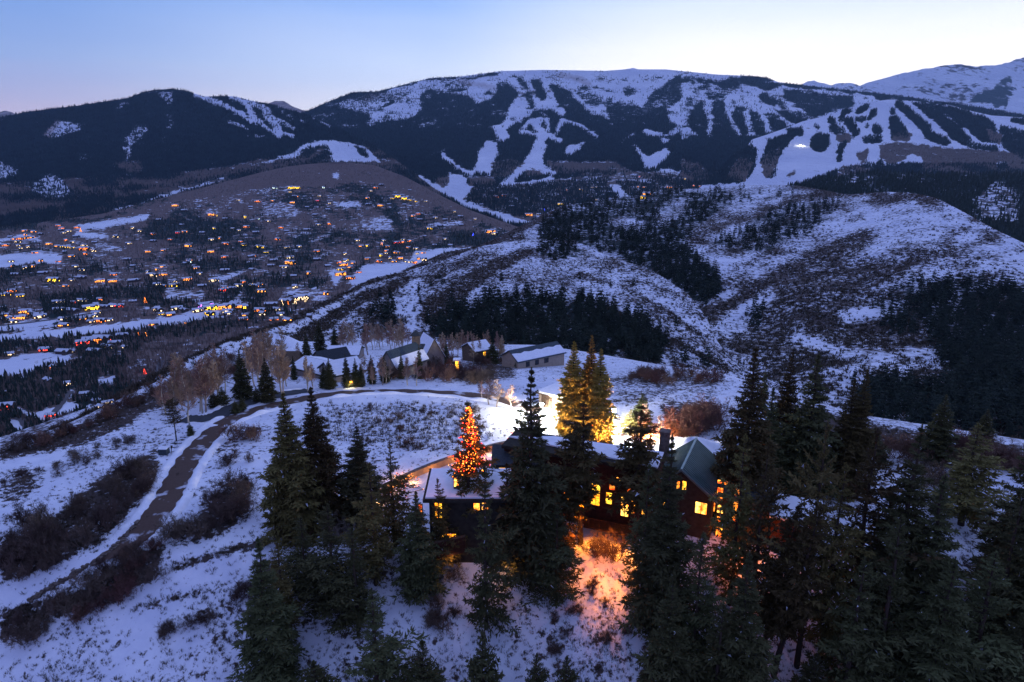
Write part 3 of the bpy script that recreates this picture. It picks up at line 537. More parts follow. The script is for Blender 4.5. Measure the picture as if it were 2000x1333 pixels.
# ------------------------------------------------------------------ roads
def ribbon(name, pts, width, mat, lift=0.05, key='near', sub=12):
    c = []
    p3 = [np.array(hit(x, y, (key,))[0]) for x, y in pts]
    p3 = np.array(p3)
    t = np.linspace(0, len(p3) - 1, (len(p3) - 1) * sub + 1)
    q = pchip(t, p3)
    for a in range(3): q[:, a] = smooth_cols(q[:, a], sub // 2)
    tan = np.gradient(q[:, :2], axis=0); tan /= np.linalg.norm(tan, axis=1)[:, None] + 1e-9
    nrm = np.stack([-tan[:, 1], tan[:, 0]], 1)
    nw = 9; V = []
    for i in range(len(q)):
        for j in range(nw):
            s = (j / (nw - 1) - 0.5)
            ed = (1 + 0.10 * math.sin(i * 0.9 + j) * (abs(s) > .4)) * (min(1, .08 + i / 22) if name == 'road' else 1)
            x, y = q[i, 0] + nrm[i, 0] * s * width * ed, q[i, 1] + nrm[i, 1] * s * width * ed
            V.append((x, y, gz(x, y, key) + lift))
    n = len(q); idx = np.arange(n * nw).reshape(n, nw)
    Fc = np.stack([idx[:-1, :-1], idx[:-1, 1:], idx[1:, 1:], idx[1:, :-1]], -1).reshape(-1, 4)
    V = np.array(V).reshape(n, nw, 3)
    V[..., 2] = np.maximum(V[..., 2], V[:, nw // 2, 2][:, None] - 0.12)
    return tag(mesh_np(name, V.reshape(-1, 3), Fc, mat, smooth=True), kind='structure')
def roadmat(name, a, b_, snowamt, sc):
    m, t, b = newmat(name)
    tcn = N(t, 'ShaderNodeTexCoord'); n = N(t, 'ShaderNodeTexNoise'); n.inputs['Scale'].default_value = sc; n.inputs['Detail'].default_value = 6
    n2 = N(t, 'ShaderNodeTexNoise'); n2.inputs['Scale'].default_value = sc * 9; n2.inputs['Detail'].default_value = 4
    t.links.new(tcn.outputs['Object'], n.inputs['Vector']); t.links.new(tcn.outputs['Object'], n2.inputs['Vector'])
    c = mixc(t, n2.outputs[0], a, b_)
    f = mth(t, 'MULTIPLY', mth(t, 'SUBTRACT', n.outputs[0], 1 - snowamt), 14.0, clamp=True)
    c = mixc(t, f, c, (0.55, 0.56, 0.64)); t.links.new(c, b.inputs['Base Color']); b.inputs['Roughness'].default_value = 0.85
    return m
ribbon('road', ROAD, 3.1, roadmat('dirt_road', (0.075, 0.048, 0.038), (0.125, 0.082, 0.066), 0.43, 0.4))
ribbon('driveway', DRIVE, 3.6, roadmat('asphalt', (0.045, 0.05, 0.06), (0.075, 0.08, 0.09), 0.28, 0.3), 0.09)
def berm(pts, off, w, h, key='near'):
    p3 = np.array([np.array(hit(x, y, (key,))[0]) for x, y in pts]); t = np.linspace(0, len(p3) - 1, len(p3) * 14); q = pchip(t, p3)
    for a in range(3): q[:, a] = smooth_cols(q[:, a], 6)
    tan = np.gradient(q[:, :2], axis=0); tan /= np.linalg.norm(tan, axis=1)[:, None] + 1e-9; nr = np.stack([-tan[:, 1], tan[:, 0]], 1); V = []; n = len(q)
    for i in range(n):
        hh = h * (.7 + .5 * math.sin(i * .37 + off) * math.sin(i * .11)) * min(1, i / 8, (n - 1 - i) / 8)
        for j, (s, k) in enumerate(((-.5, -.4), (-.3, .45), (-.05, .95), (.15, 1), (.32, .6), (.5, -.4))):
            x, y = q[i, 0] + nr[i, 0] * (off + s * w), q[i, 1] + nr[i, 1] * (off + s * w); V.append((x, y, gz(x, y, key) + hh * k + (0 if 0 < j < 5 else -.08)))
    idx = np.arange(n * 6).reshape(n, 6); Fc = np.stack([idx[:-1, :-1], idx[:-1, 1:], idx[1:, 1:], idx[1:, :-1]], -1).reshape(-1, 4)
    tag(mesh_np('snow_bank', np.array(V), Fc, M['snow'], smooth=True), kind='structure')
berm(ROAD[1:10], 2.15, 1.5, .42); berm(ROAD[1:12], -2.2, 1.6, .45); berm(ROAD[12:21], -2.1, 1.5, .4); berm(DRIVE[1:], 2.3, 1.3, .4)
vr = roadmat('valley_road_surface', (0.10, 0.09, 0.095), (0.15, 0.135, 0.14), 0.35, 0.05)
ribbon('valley_road', [(-30,800),(20,806),(45,818),(58,838),(50,860)], 11, vr, 0.6, 'valley')
ribbon('valley_road', [(100,812),(118,795),(128,775),(142,762)], 8, vr, 0.6, 'valley')
ribbon('valley_road', [(282,790),(255,780),(232,770),(240,757),(262,750)], 9, vr, 0.6, 'valley')
ribbon('valley_road', [(-40,640),(40,633),(110,624),(160,616),(205,607),(260,601)], 9, vr, 0.8, 'valley')
ribbon('valley_road', [(300,742),(308,725),(316,700)], 8, vr, 0.6, 'valley')

# ------------------------------------------------------------------ scattered woods
def merge(pv, pf, pos, sxy, sz, rz, tilt=None):
    """many copies of a small prototype as one mesh"""
    n, k = len(pos), len(pv)
    c, s = np.cos(rz)[:, None], np.sin(rz)[:, None]
    x, y, z = pv[:, 0][None], pv[:, 1][None], pv[:, 2][None]
    V = np.stack([(x * c - y * s) * sxy[:, None] + pos[:, 0][:, None], (x * s + y * c) * sxy[:, None] + pos[:, 1][:, None], z * sz[:, None] + pos[:, 2][:, None]], -1)
    Fm = pf[None] + (np.arange(n) * k)[:, None, None]
    return V.reshape(-1, 3), Fm.reshape(-1, pf.shape[1])
ORDER = ['near', 'dome', 'hill', 'valley', 'ridge', 'ski', 'west', 'main', 'peaks']
def sample_layer(key, weight, n, seed=0, front=None):
    """n ground points on a layer, evenly spread over its visible area times weight"""
    L = LAYERS[key]; G, qx, qy, nr = L['G'], L['qx'], L['qy'], L['n']
    wgt = weight[:nr - 1, :-1].copy()
    ar = (qy[:nr - 1, :-1] - qy[1:nr, :-1]) * (qx[:nr - 1, 1:] - qx[:nr - 1, :-1])
    wgt *= np.clip(ar, 0, None)
    X, Y = qx[:nr - 1, :-1], qy[:nr - 1, :-1]
    wgt[(X < -60) | (X > 2060) | (Y > 1380)] *= 0.15
    cur = np.minimum.accumulate(qy[:nr - 1, :-1], 0); wgt[qy[:nr - 1, :-1] > cur + 1.5] = 0
    for k in (front if front is not None else ORDER[:ORDER.index(key)]):
        sil = np.interp(X[0], LAYERS[k]['px'], LAYERS[k]['sil'], 9999, 9999); wgt[Y > sil[None] + 6] = 0
    p = (wgt / wgt.sum()).ravel(); g = np.random.default_rng(seed + 5)
    c = g.choice(len(p), n, p=p); i, j = c // wgt.shape[1], c % wgt.shape[1]
    a, b = g.random(n)[:, None], g.random(n)[:, None]
    return (G[i, j] * (1 - a) + G[i + 1, j] * a) * (1 - b) + (G[i, j + 1] * (1 - a) + G[i + 1, j + 1] * a) * b, i, j
def cone_proto(tiers, sides, seed):
    g = np.random.default_rng(seed); V, Fc = [], []
    for t in range(tiers):
        z0 = 0.06 + 0.80 * t / tiers; z1 = min(1.0, z0 + 1.35 / tiers) if t < tiers - 1 else 1.0
        r = 0.5 * (1 - z0) ** 0.85 + .04; b = len(V)
        for k in range(sides):
            a = 2 * math.pi * (k + g.random() * .6) / sides + t; q = r * (0.75 + 0.5 * g.random())
            V.append((q * math.cos(a), q * math.sin(a), z0 - .03 + g.random() * .05))
        V.append((0, 0, z1))
        for k in range(sides): Fc.append((b + k, b + (k + 1) % sides, b + sides))
    return np.array(V), np.array(Fc)
c1v, c1f = cone_proto(1, 4, 1); c2v, c2f = cone_proto(3, 5, 2)
def bare_proto(seed, n=5):
    g = np.random.default_rng(seed); V, Fc = [], []
    for k in range(n):
        a = g.random() * 6.28; r = 0.35 * g.random() ** .5; b = len(V); w = 0.05 + .05 * g.random()
        ux, uy = math.cos(a) * r, math.sin(a) * r; z1 = .6 + .4 * g.random(); pa = g.random() * 3.14
        V += [(ux * .3 - w * math.cos(pa) * .6, uy * .3 - w * math.sin(pa) * .6, 0), (ux * .3 + w * math.cos(pa) * .6, uy * .3 + w * math.sin(pa) * .6, 0), (ux + w * math.cos(pa), uy + w * math.sin(pa), z1 * .7), (ux, uy, z1)]
        Fc += [(b, b + 1, b + 2), (b, b + 2, b + 3)]
    return np.array(V), np.array(Fc)
b1v, b1f = bare_proto(3, 4)
def scatter(name, key, weight, n, hmin, hmax, ratio, proto, mat, seed, label=None):
    p, i, j = sample_layer(key, weight, n, seed); g = np.random.default_rng(seed)
    hgt = g.uniform(hmin, hmax, n); p[:, 2] -= hgt * 0.06
    V, Fc = merge(proto[0], proto[1], p, hgt * ratio * g.uniform(.8, 1.25, n), hgt, g.random(n) * 6.28)
    return tag(mesh_np(name, V, Fc, mat), kind='stuff', label=label, cat='woods')
def wf(key, ch, lo, pw=1.0):
    a = LAYERS[key]['A'][..., ch]; return np.where(a > lo, a, 0) ** pw
scatter('conifer_forest', 'main', wf('main', 0, .07, 1.6), 66000, 13, 25, .32, (c1v, c1f), M['far_conifer'], 1, 'dark conifer forest between the ski runs of the big snowy mountain')
scatter('conifer_forest', 'west', wf('west', 0, .07, 1.6), 44000, 12, 22, .32, (c1v, c1f), M['far_conifer'], 2, 'dark conifer forest covering the rounded mountain on the west side')
scatter('conifer_forest', 'ski', wf('ski', 0, .04, 1.6), 24000, 10, 19, .33, (c1v, c1f), M['far_conifer'], 3, 'conifer islands between the pale pistes of the lower ski hill')
scatter('bare_aspen_forest', 'west', wf('west', 1, .6) * (1 - LAYERS['west']['A'][..., 0]), 14000, 7, 11, .8, (b1v, b1f), M['far_aspen'], 4, 'grey brown leafless aspen woods at the foot of the west mountain')
scatter('bare_aspen_forest', 'ski', wf('ski', 1, .5), 6000, 7, 11, .8, (b1v, b1f), M['far_aspen'], 5, 'brown leafless aspen woods below the pistes of the ski hill')
scatter('bare_aspen_forest', 'main', wf('main', 1, .5), 9000, 7, 11, .8, (b1v, b1f), M['far_aspen'], 6, 'brown leafless aspen woods at the foot of the big ski mountain')
scatter('conifer_forest', 'ridge', wf('ridge', 0, .2, 2), 5000, 10, 17, .36, (c2v, c2f), M['mid_conifer'], 7, 'dark conifer forest along the ridge behind the scrub hill')
scatter('conifer_forest', 'valley', wf('valley', 0, .3, 2.5), 9000, 8, 14, .34, (c2v, c2f), M['mid_conifer'], 8, 'dark conifers scattered in clumps between the village houses')
scatter('bare_aspen_forest', 'valley', wf('valley', 1, .55, 2), 25000, 6, 10, .7, (b1v, b1f), M['far_aspen'], 9, 'grey brown leafless aspens filling the valley between the village houses')
scatter('conifer_forest', 'main', wf('main', 0, .3) * (LAYERS['main']['qy'] > 345), 2500, 9, 14, .34, (c2v, c2f), M['mid_conifer'], 18, 'conifers around the houses at the foot of the ski mountain')
# ------------------------------------------------------------------ detailed trees (unit height prototypes, copied)
def tube(path, rad, sides=6):
    path = np.array(path, float); n = len(path); V = []
    for i in range(n):
        d = path[min(i + 1, n - 1)] - path[max(i - 1, 0)]; d /= np.linalg.norm(d) + 1e-9
        a = np.cross(d, (0.3, 1, .1)); a /= np.linalg.norm(a) + 1e-9; b = np.cross(d, a)
        for k in range(sides):
            t = 2 * math.pi * k / sides
            V.append(path[i] + rad[i] * (math.cos(t) * a + math.sin(t) * b))
    Fc = [(i * sides + k, i * sides + (k + 1) % sides, (i + 1) * sides + (k + 1) % sides, (i + 1) * sides + k) for i in range(n - 1) for k in range(sides)]
    return np.array(V), np.array(Fc)
def cat(parts):
    V, Fc, o = [], [], 0
    for v, f in parts:
        V.append(v); Fc.append(f + o); o += len(v)
    return np.concatenate(V), np.concatenate(Fc)
def spruce_geo(seed, H=14.0, Rr=2.5, base=0.04, nb=230, droop=0.35, rise=0.1, shape=0.9, rag=0.3, gap=0.0, ns=10, tri=3, leaf=0.42, top_bare=0.0, snow=0.012, lean=0.0):
    g = np.random.default_rng(seed)
    nwh = max(6, nb // 7)
    t = (np.floor(np.arange(nb) / nb * nwh) + 0.5) / nwh + g.normal(0, .16, nb) / nwh
    t = base + (1 - base) * np.clip(t, 0, .995) ** 1.05
    prof = np.minimum(1.0, (1 - t) ** shape * 1.10 + 0.012) * np.minimum(1, 0.6 + (t - base) * 3.5)
    lob = 1 + rag * 0.8 * np.sin(g.random() * 6 + t * g.uniform(14, 22)) * 0.5
    L = Rr * prof * lob * g.uniform(1 - rag, 1 + rag * .6, nb)
    az = np.arange(nb) * 2.399 + g.normal(0, .4, nb)
    side = 1 + gap * 0.6 * np.cos(az - g.random() * 6)
    L *= side
    keep = g.random(nb) > gap * 0.5 * (0.5 + 0.5 * np.sin(t * 37 + az))
    t, L, az = t[keep], L[keep], az[keep]; nb = len(t)
    z0 = t * H
    rs = rise + (t - 0.4) * 0.45
    dr = droop * (1 - t) + 0.1
    s = (np.arange(ns) + 0.7) / ns
    B, Sx = np.meshgrid(np.arange(nb), s, indexing='ij'); B = B.ravel(); Sx = Sx.ravel()
    Sx = np.clip(Sx + g.normal(0, .04, len(Sx)), .08, 1.02)
    def pos(b, q):
        r = L[b] * q
        z = z0[b] + L[b] * (rs[b] * q - dr[b] * q * q * 1.2 + 0.12 * q ** 4)
        return np.stack([np.cos(az[b]) * r, np.sin(az[b]) * r, z], -1)
    tri_v = []
    for sd in (-1, 1, 0):
        p0 = pos(B, Sx); p1 = pos(B, Sx + 0.02); ax = p1 - p0; ax /= np.linalg.norm(ax, axis=1)[:, None] + 1e-9
        lat = np.stack([-np.sin(az[B]), np.cos(az[B]), np.zeros(len(B))], -1)
        ang = (np.radians(55) + g.normal(0, .25, len(B))) * sd
        d = ax * np.cos(ang)[:, None] + lat * np.sin(ang)[:, None]; d[:, 2] -= 0.12 + 0.15 * g.random(len(B))
        lf = np.clip(L[B] / Rr * 1.6, .28, 1); ln = (0.16 + 0.42 * (1 - Sx)) * L[B] * 0.8 + 0.16 * lf
        if sd == 0: ln *= 0.6
        for k in range(tri):
            q = (k + g.random(len(B)) * .9) / tri
            c = p0 + d * (ln * q)[:, None]
            dd = d + g.normal(0, .45, (len(B), 3)); dd /= np.linalg.norm(dd, axis=1)[:, None]
            w = g.normal(0, 1, (len(B), 3)); w[:, 2] *= .45; w -= dd * (w * dd).sum(1)[:, None]; w /= np.linalg.norm(w, axis=1)[:, None] + 1e-9
            ll = leaf * lf * g.uniform(.6, 1.25, len(B)); ww = leaf * lf * 0.22 * g.uniform(.6, 1.4, len(B))
            tri_v.append(np.stack([c - w * ww[:, None], c + w * ww[:, None], c + dd * ll[:, None]], 1))
    T = np.concatenate(tri_v)
    if top_bare: T = T[~((T[:, 0, 2] > H * (1 - top_bare)) & (g.random(len(T)) < .7))]
    # crown tip
    n = 70; zt = H * (0.93 + 0.075 * g.random(n)); a = g.random(n) * 6.28
    c = np.stack([np.zeros(n), np.zeros(n), zt], -1); e = c + np.stack([np.cos(a), np.sin(a), 0.9 + 0 * a], -1) * (0.08 + (H - zt) * .22)[:, None]; w = np.stack([-np.sin(a), np.cos(a), 0 * a], -1) * .045
    T = np.concatenate([T, np.stack([c - w, c + w, e], 1)])
    V = T.reshape(-1, 3); Fc = np.arange(len(V)).reshape(-1, 3)
    mi = (g.random(len(T)) < snow * .35).astype(int)
    V = V / H
    # limbs and trunk
    parts = []
    tr = [(0, 0, -0.05 * H)] + [(0.04 * math.sin(i * 2.1 + seed) * H / 14, 0.04 * math.cos(i * 1.7) * H / 14, H * i / 8) for i in range(9)]
    parts.append(tube(tr, [0.022 * H] + [0.017 * H * (1 - i / 8.2) ** .9 + .01 for i in range(9)], 7))
    for b in range(0, nb, 2):
        parts.append(tube([pos(np.array([b]), np.array([q]))[0] for q in (0, .35, .7, .95)], [.045, .032, .02, .008], 3))
    v, f = cat(parts)
    return V, Fc, mi, v / H, f
PROTO = {}
def make_proto(key, name, label, seed, mat, **kw):
    V, Fc, mi, tv, tf = spruce_geo(seed, **kw)
    root = empty(name, (0, 0, -5000), label, 'conifer')
    tr = mesh_np('trunk', tv, tf, M['bark'], smooth=True, parent=root)
    cr = mesh_np('crown', V, Fc, [M[mat], M['snow_bits']], mi=mi, parent=root)
    KIDS[root.name] = [tr, cr]; PROTO[key] = [root, False, kw.get('H', 14.0), kw.get('Rr', 2.5)]
make_proto('A', 'spruce_tree', '', 11, 'needles', Rr=2.5, nb=260, shape=1.0, rag=.28, leaf=.40)
make_proto('B', 'spruce_tree', '', 12, 'needles_blue', Rr=2.4, nb=210, shape=.98, rag=.4, droop=.25, rise=.15)
make_proto('C', 'fir_tree', '', 13, 'needles', Rr=3.0, nb=125, base=.12, shape=.85, rag=.5, gap=.5, droop=.3, rise=.2, ns=11)
make_proto('D', 'fir_tree', '', 14, 'needles_blue', Rr=3.0, nb=130, base=.06, shape=.92, rag=.55, gap=.6, droop=.2, rise=.3, ns=11, snow=.015)
make_proto('E', 'fir_tree', '', 15, 'needles', Rr=2.6, nb=120, base=.30, shape=.7, rag=.5, gap=.5, droop=.35, rise=.2, ns=11)
make_proto('F', 'pine_tree', '', 16, 'needles', Rr=3.0, nb=110, base=.24, shape=.6, rag=.6, gap=.8, droop=.1, rise=.45, ns=9, tri=3)
make_proto('G', 'spruce_tree', '', 17, 'needles_floodlit_gold', Rr=2.1, nb=280, shape=.85, rag=.3, droop=.3, rise=.15)
make_proto('Y', 'fir_tree', '', 18, 'needles_blue', H=6.0, Rr=1.9, nb=130, base=.02, shape=.85, rag=.3, droop=.1, rise=.35, leaf=.30, ns=8, snow=.03)
make_proto('N', 'spruce_tree', '', 19, 'needles_blue', Rr=1.9, nb=190, shape=.85, rag=.3, droop=.3, snow=.03)
make_proto('P', 'pine_tree', '', 20, 'needles', Rr=3.2, nb=90, base=.42, shape=.35, rag=.5, gap=.4, droop=.05, rise=.25, ns=8)
KEYS_ALL = ('near', 'dome', 'hill', 'valley', 'ridge', 'main', 'west', 'ski')
n_conifer = 0
def conifer(px, base, top, wid, key, label, group=None, keys=('near',), lean=0.0, lanes=None, name=None, d=None):
    """a conifer whose foot stands at photo pixel (px, base), whose top reaches photo row top and whose crown is wid photo pixels wide"""
    global n_conifer
    h = hit(px, base, keys)
    if h is None: h = hit(px, base)
    b = h[0]; H = top_h(b, top) * 1.0
    H = max(H, 1.2); rw = wid / 2 * (b.length) / F * 0.76
    pr = PROTO[key]; g = np.random.default_rng(int(px * 7 + top)); rz = g.random() * 6.28
    ratio = pr[3] / pr[2]                 # radius of the unit prototype
    sx = rw / ratio
    if not pr[1]:
        r = pr[0]; pr[1] = True; r.location = b; r.rotation_euler = (0, lean, rz) ; r.scale = (sx, sx, H); r['label'] = label
        if group: r['group'] = group
    else:
        r = copy_thing(pr[0], b, rz, (sx, sx, H), label, group, ry=lean)
        if not group and 'group' in r: del r['group']
        if not r.get('label'): pass
    n_conifer += 1
    return r
# the big trees round the lit house and on the slope below it; widths and rows in photo pixels
TREES = [
 (578,1045,768,150,'A','dense dark spruce with brownish upper side, first of the tall pair beside the open slope'),
 (628,1020,757,140,'A','tall dark spruce with rusty narrow top, second of the pair beside the open slope'),
 (707,1015,833,120,'B','mid height dark spruce standing before the curved lit wall beside an orange glow'),
 (771,1070,868,110,'C','ragged dark fir in front of the bright end of the curved lit wall'),
 (735,1140,905,130,'C','dark leaning fir between the orange glow and the snow roofed wing'),
 (820,1160,960,110,'B','dark fir standing in front of the brick terrace wall corner'),
 (535,1345,1050,130,'B','narrow dark fir at the edge of the open snow slope below the tall pair'),
 (655,1190,985,150,'D','bushy fir mixed with grey dead branches below the tall pair of spruces'),
 (700,1230,1030,130,'D','broad dark fir beside the grey dead branches, over open snow'),
 (742,1420,1150,170,'D','broad snow flecked fir near the bottom edge, pointed top over open snow'),
 (832,1440,1252,120,'Y','small fir tip beside the broad snow flecked fir at the bottom edge'),
 (625,1440,1292,130,'Y','olive fir tip low at the bottom edge under the bushy firs'),
 (950,1225,905,120,'D','tall ragged fir whose skirt hides the snow below the brick terrace'),
 (917,1075,785,120,'E','bare stemmed fir wound with orange Christmas lights behind the snowy roof'),
 (1035,1120,720,170,'B','tallest dark spruce with slim leader before the white floodlight'),
 (1085,1165,985,130,'D','open ragged fir standing in the snowy yard below the dark roof'),
 (1117,862,668,96,'G','golden floodlit spruce, first of the three beside the drive'),
 (1150,860,656,80,'G','golden floodlit spruce, tallest of the three beside the drive'),
 (1168,870,682,90,'G','golden floodlit spruce with orange lit skirt, last of the three'),
 (1133,1062,788,150,'E','dark fir with a bare lower stem rooted in the orange lit yard'),
 (1240,1060,792,150,'E','dark round headed fir in front of the orange lit bare tree'),
 (1262,1010,850,90,'B','short dark fir tucked beside the round headed fir'),
 (1288,1240,850,150,'B','heavy dark spruce hiding the corner of the gabled tower'),
 (1252,1190,905,110,'D','dark fir at the edge of the orange lit yard snow'),
 (1350,1330,1040,150,'D','bluish fir in front of the tower foot, its top below the paired windows'),
 (1295,1420,1120,130,'B','black fir filling the slope under the tower corner'),
 (1445,1010,680,135,'A','tall olive spruce rising behind the green metal roof'),
 (1425,1180,850,110,'C','dark spruce overlapping the edge of the metal roof'),
 (1462,1240,870,110,'F','thin pine with pale bare leader before the lit glass wing'),
 (1490,960,757,100,'B','dark spruce in the clump behind the lit glass wing'),
 (1522,930,688,100,'A','tall rusty spruce with a slim top, left of the black topped one'),
 (1567,960,692,135,'B','tall black spruce with broad shoulders at the crest'),
 (1640,960,742,110,'A','dark spruce at the crest beside the broad shouldered one'),
 (1662,960,722,90,'A','slim rusty topped spruce above the crest thicket'),
 (1556,1300,825,120,'F','slender pine with pale stem among the black firs'),
 (1600,1290,905,120,'C','dark fir standing behind the leaning pair of trunks'),
 (1655,1240,838,150,'F','wide topped pine with pale forked limbs'),
 (1510,1320,960,110,'E','bare stemmed fir leaning outward from a shared root'),
 (1478,1315,985,110,'E','bare stemmed fir leaning over the glowing lower windows'),
 (1725,1290,832,150,'B','great black fir, tallest of the mass on the dark slope'),
 (1775,1330,928,150,'B','great black fir standing before the open bluish snow gully'),
 (1700,1390,1010,150,'D','dark fir low on the slope beneath the great black fir'),
 (1800,1440,1090,140,'B','black fir at the lower rim of the bluish snow gully'),
 (1640,1420,1090,150,'D','dark shaggy fir low on the slope beyond the leaning pair'),
 (1826,905,772,70,'N','slim spruce against the pale hillside above the crest thicket'),
 (1875,1025,828,130,'C','dark spreading fir above the snow gully on the crest'),
 (1965,1200,815,130,'B','black spruce at the frame edge over the snow gully'),
 (1930,1290,960,130,'D','black fir beside the frame edge behind the open crowned one'),
 (2010,1330,900,150,'B','black fir cut by the frame edge'),
 (1880,1400,1080,170,'D','open crowned fir with see through boughs over bright snow'),
 (1960,1440,1180,130,'D','dark fir low beside the open crowned one'),
 (1575,1430,1278,90,'Y','small pale green fir at the bottom edge among the black firs'),
 (1430,1420,1080,130,'B','black fir below the lit glass wing'),
 (1390,1430,1180,120,'D','dark fir with snow lumps on its lower boughs'),
 (945,1440,1232,110,'Y','young snow flecked fir with pointed top in the open snow below the yard'),
 (1046,1440,1278,80,'Y','young fir tip at the bottom edge, first of two together'),
 (1103,1440,1283,80,'Y','young fir tip at the bottom edge, second of two together'),
 (1285,1440,1284,70,'Y','young fir tip alone at the bottom edge by the black firs'),
 (560,1250,1060,110,'C','dark shaggy fir joined to the narrow fir beside the snow slope'),
 (600,1160,1010,110,'D','low dark fir behind the dead branches under the tall pair'),
 (860,1120,935,90,'C','dark fir before the tall lit window of the snow roofed wing'),
 (990,1100,905,110,'C','dark fir hiding the joint between the snowy roof and the dark roof'),
 (345,862,780,44,'P','flat topped pine with a bare stem beside the driveway mouth'),
 (373,852,826,20,'Y','tiny fir at the foot of a tall bare aspen by the driveway mouth'),
 (419,796,766,34,'Y','small bushy fir under the aspens, nearer the driveway'),
 (436,793,757,34,'Y','small bushy fir under the aspens, beside its twin'),
 (476,780,684,48,'N','tall dark snow dusted spruce among the roadside aspens'),
 (461,808,783,26,'Y','tiny fir between the driveway and the tall snow dusted spruce'),
 (474,802,776,22,'Y','tiny fir tight against the driveway edge'),
 (502,785,755,22,'Y','tiny pointed fir between the two roadside spruces'),
 (524,785,700,46,'N','dark spruce beside the last clump of roadside aspens'),
 (645,760,700,34,'N','dark spruce at the corner of the snowy garage roof'),
 (634,758,712,26,'N','small spruce before the snowy garage roof'),
 (575,742,695,18,'N','small thin spruce in the snow before the long low roof'),
 (678,757,692,26,'N','green spruce over the small yellow garden lamp'),
 (696,756,700,26,'N','green spruce beside the small yellow garden lamp'),
 (706,756,712,20,'N','short spruce beside the pale gable wall'),
 (727,750,694,26,'N','dark spruce before the brown gabled hall'),
 (752,748,694,26,'N','dark spruce by the brown gabled hall, farther along the drive'),
 (785,740,690,20,'N','thin spruce in front of the dark gabled roof'),
 (820,740,673,22,'N','thin spruce before the stone turret'),
 (846,708,655,26,'N','pointed spruce before the big white gable'),
 (872,712,668,20,'N','spruce between the white gable and the lantern'),
 (962,710,668,40,'N','dark bushy spruce beside the yellow lit window on the shoulder'),
 (626,690,626,34,'N','dark spruce behind the low roofs, first of a pair'),
 (655,686,636,26,'N','dark spruce behind the low roofs, second of a pair'),
 (600,700,652,24,'N','dark spruce behind the black roof wing'),
 (714,668,622,16,'N','slim spruce behind the aspen clump on the crest'),
 (1010,720,700,14,'Y','tiny fir on the snow beside the long white roofed house'),
 (1230,850,800,60,'C','dark fir at the foot of the orange lit bare tree'),
 (1252,838,770,60,'N','olive spruce behind the orange lit bare tree'),
 (1098,1085,900,84,'C','ragged dark fir between the tallest dark spruce and the bare stemmed one'),
 (1700,905,835,70,'B','low dark fir in the crest thicket'),
 (1915,880,800,50,'N','dark spruce beyond the crest thicket near the frame edge'),
 (1488,800,716,26,'N','slim black spruce standing at the crest of the far gully'),
]
for t in TREES: conifer(t[0], t[1], t[2], t[3] * (1.28 if t[0] > 1380 and t[1] > 1000 else 1.08 if t[1] > 900 else 1), t[4], t[5], keys=('near', 'dome') if t[1] < 870 else ('near',), lean=(-.12 if t[0] == 1478 else .14 if t[0] == 1510 else 0))

# mid hill conifers: individuals, most visible first, in groups by place
mid_proto = []
def mid_geo(seed, ratio=.17):
    V, Fc, mi, tv, tf = spruce_geo(seed, H=14, Rr=14 * ratio, nb=70, ns=6, tri=2, leaf=.95, rag=.3, shape=.8, snow=.01)
    return V, Fc, mi
for s_, rt in ((31, .15), (32, .18), (33, .21)):
    V, Fc, mi = mid_geo(s_, rt)
    mid_proto.append((V, Fc, mi, mesh_np('conifer_tree', V, Fc, [M['mid_conifer'], M['snow_bits']], mi=mi)))
used = [False] * 3
def mid_tree(b, H, label, group):
    global n_conifer
    k = int(rng.integers(3)); s = H * rng.uniform(.85, 1.2)
    o = mid_proto[k][3]
    if used[k]: o = o.copy(); COL.objects.link(o)
    used[k] = True
    o.location = b; o.rotation_euler = (0, 0, rng.random() * 6.28); o.scale = (s, s, H)
    tag(o, label, 'conifer', group); n_conifer += 1
def region_trees(key, pts_poly, n, hmin, hmax, label, group, seed):
    L = LAYERS[key]; w = inpoly(L['qx'] + fbm(L['qx'] / 30, L['qy'] / 30, 3, 3) * 22, L['qy'] + fbm(L['qx'] / 30, L['qy'] / 30, 3, 8) * 16, pts_poly).astype(float)
    for _ in range(10):
        q = np.pad(w, 1, mode='edge'); w = (q[:-2, 1:-1] + q[2:, 1:-1] + q[1:-1, :-2] + q[1:-1, 2:] + q[1:-1, 1:-1]) / 5
    p, i, j = sample_layer(key, w, n, seed)
    for q in p: mid_tree(Vector(q) - Vector((0, 0, .3)), rng.uniform(hmin, hmax), label, group)
FD = [(835,645),(890,605),(960,578),(1080,580),(1180,592),(1250,625),(1300,665),(1290,705),(1200,720),(1080,700),(960,680),(860,665)]
region_trees('dome', FD, 100, 8, 15, 'dark conifer in the dense wood on the lower side of the snowy dome', 'conifers of the wood below the snowy dome', 3)
region_trees('dome', [(1050,474),(1090,470),(1140,490),(1130,508),(1080,505),(1045,492)], 14, 9, 14, 'conifer in the small tuft of trees on top of the snowy dome', 'conifers on top of the snowy dome', 4)
region_trees('dome', [(650,600),(850,545),(1200,530),(1360,640),(1380,700),(1300,650),(1200,580),(900,560),(800,640),(640,650)], 26, 4, 9, 'lone conifer standing on the open snow of the nearer dome', 'lone conifers on the snowy dome', 5)
n_left = 300 - n_conifer
FH = [(1830,600),(1870,550),(1960,560),(2060,600),(2060,830),(1960,830),(1880,770),(1840,720),(1800,660)]
a_, b_ = int(n_left * .58), 0
region_trees('hill', FH, a_, 9, 16, 'dark conifer in the steep wood on the scrub hill above the gully', 'conifers of the steep wood above the gully', 6)
region_trees('hill', [(1640,720),(1800,740),(2040,800),(2040,860),(1700,830)], n_left - a_, 8, 14, 'conifer on the snow below the steep wood just beyond the crest thicket', 'conifers beyond the crest thicket', 7)
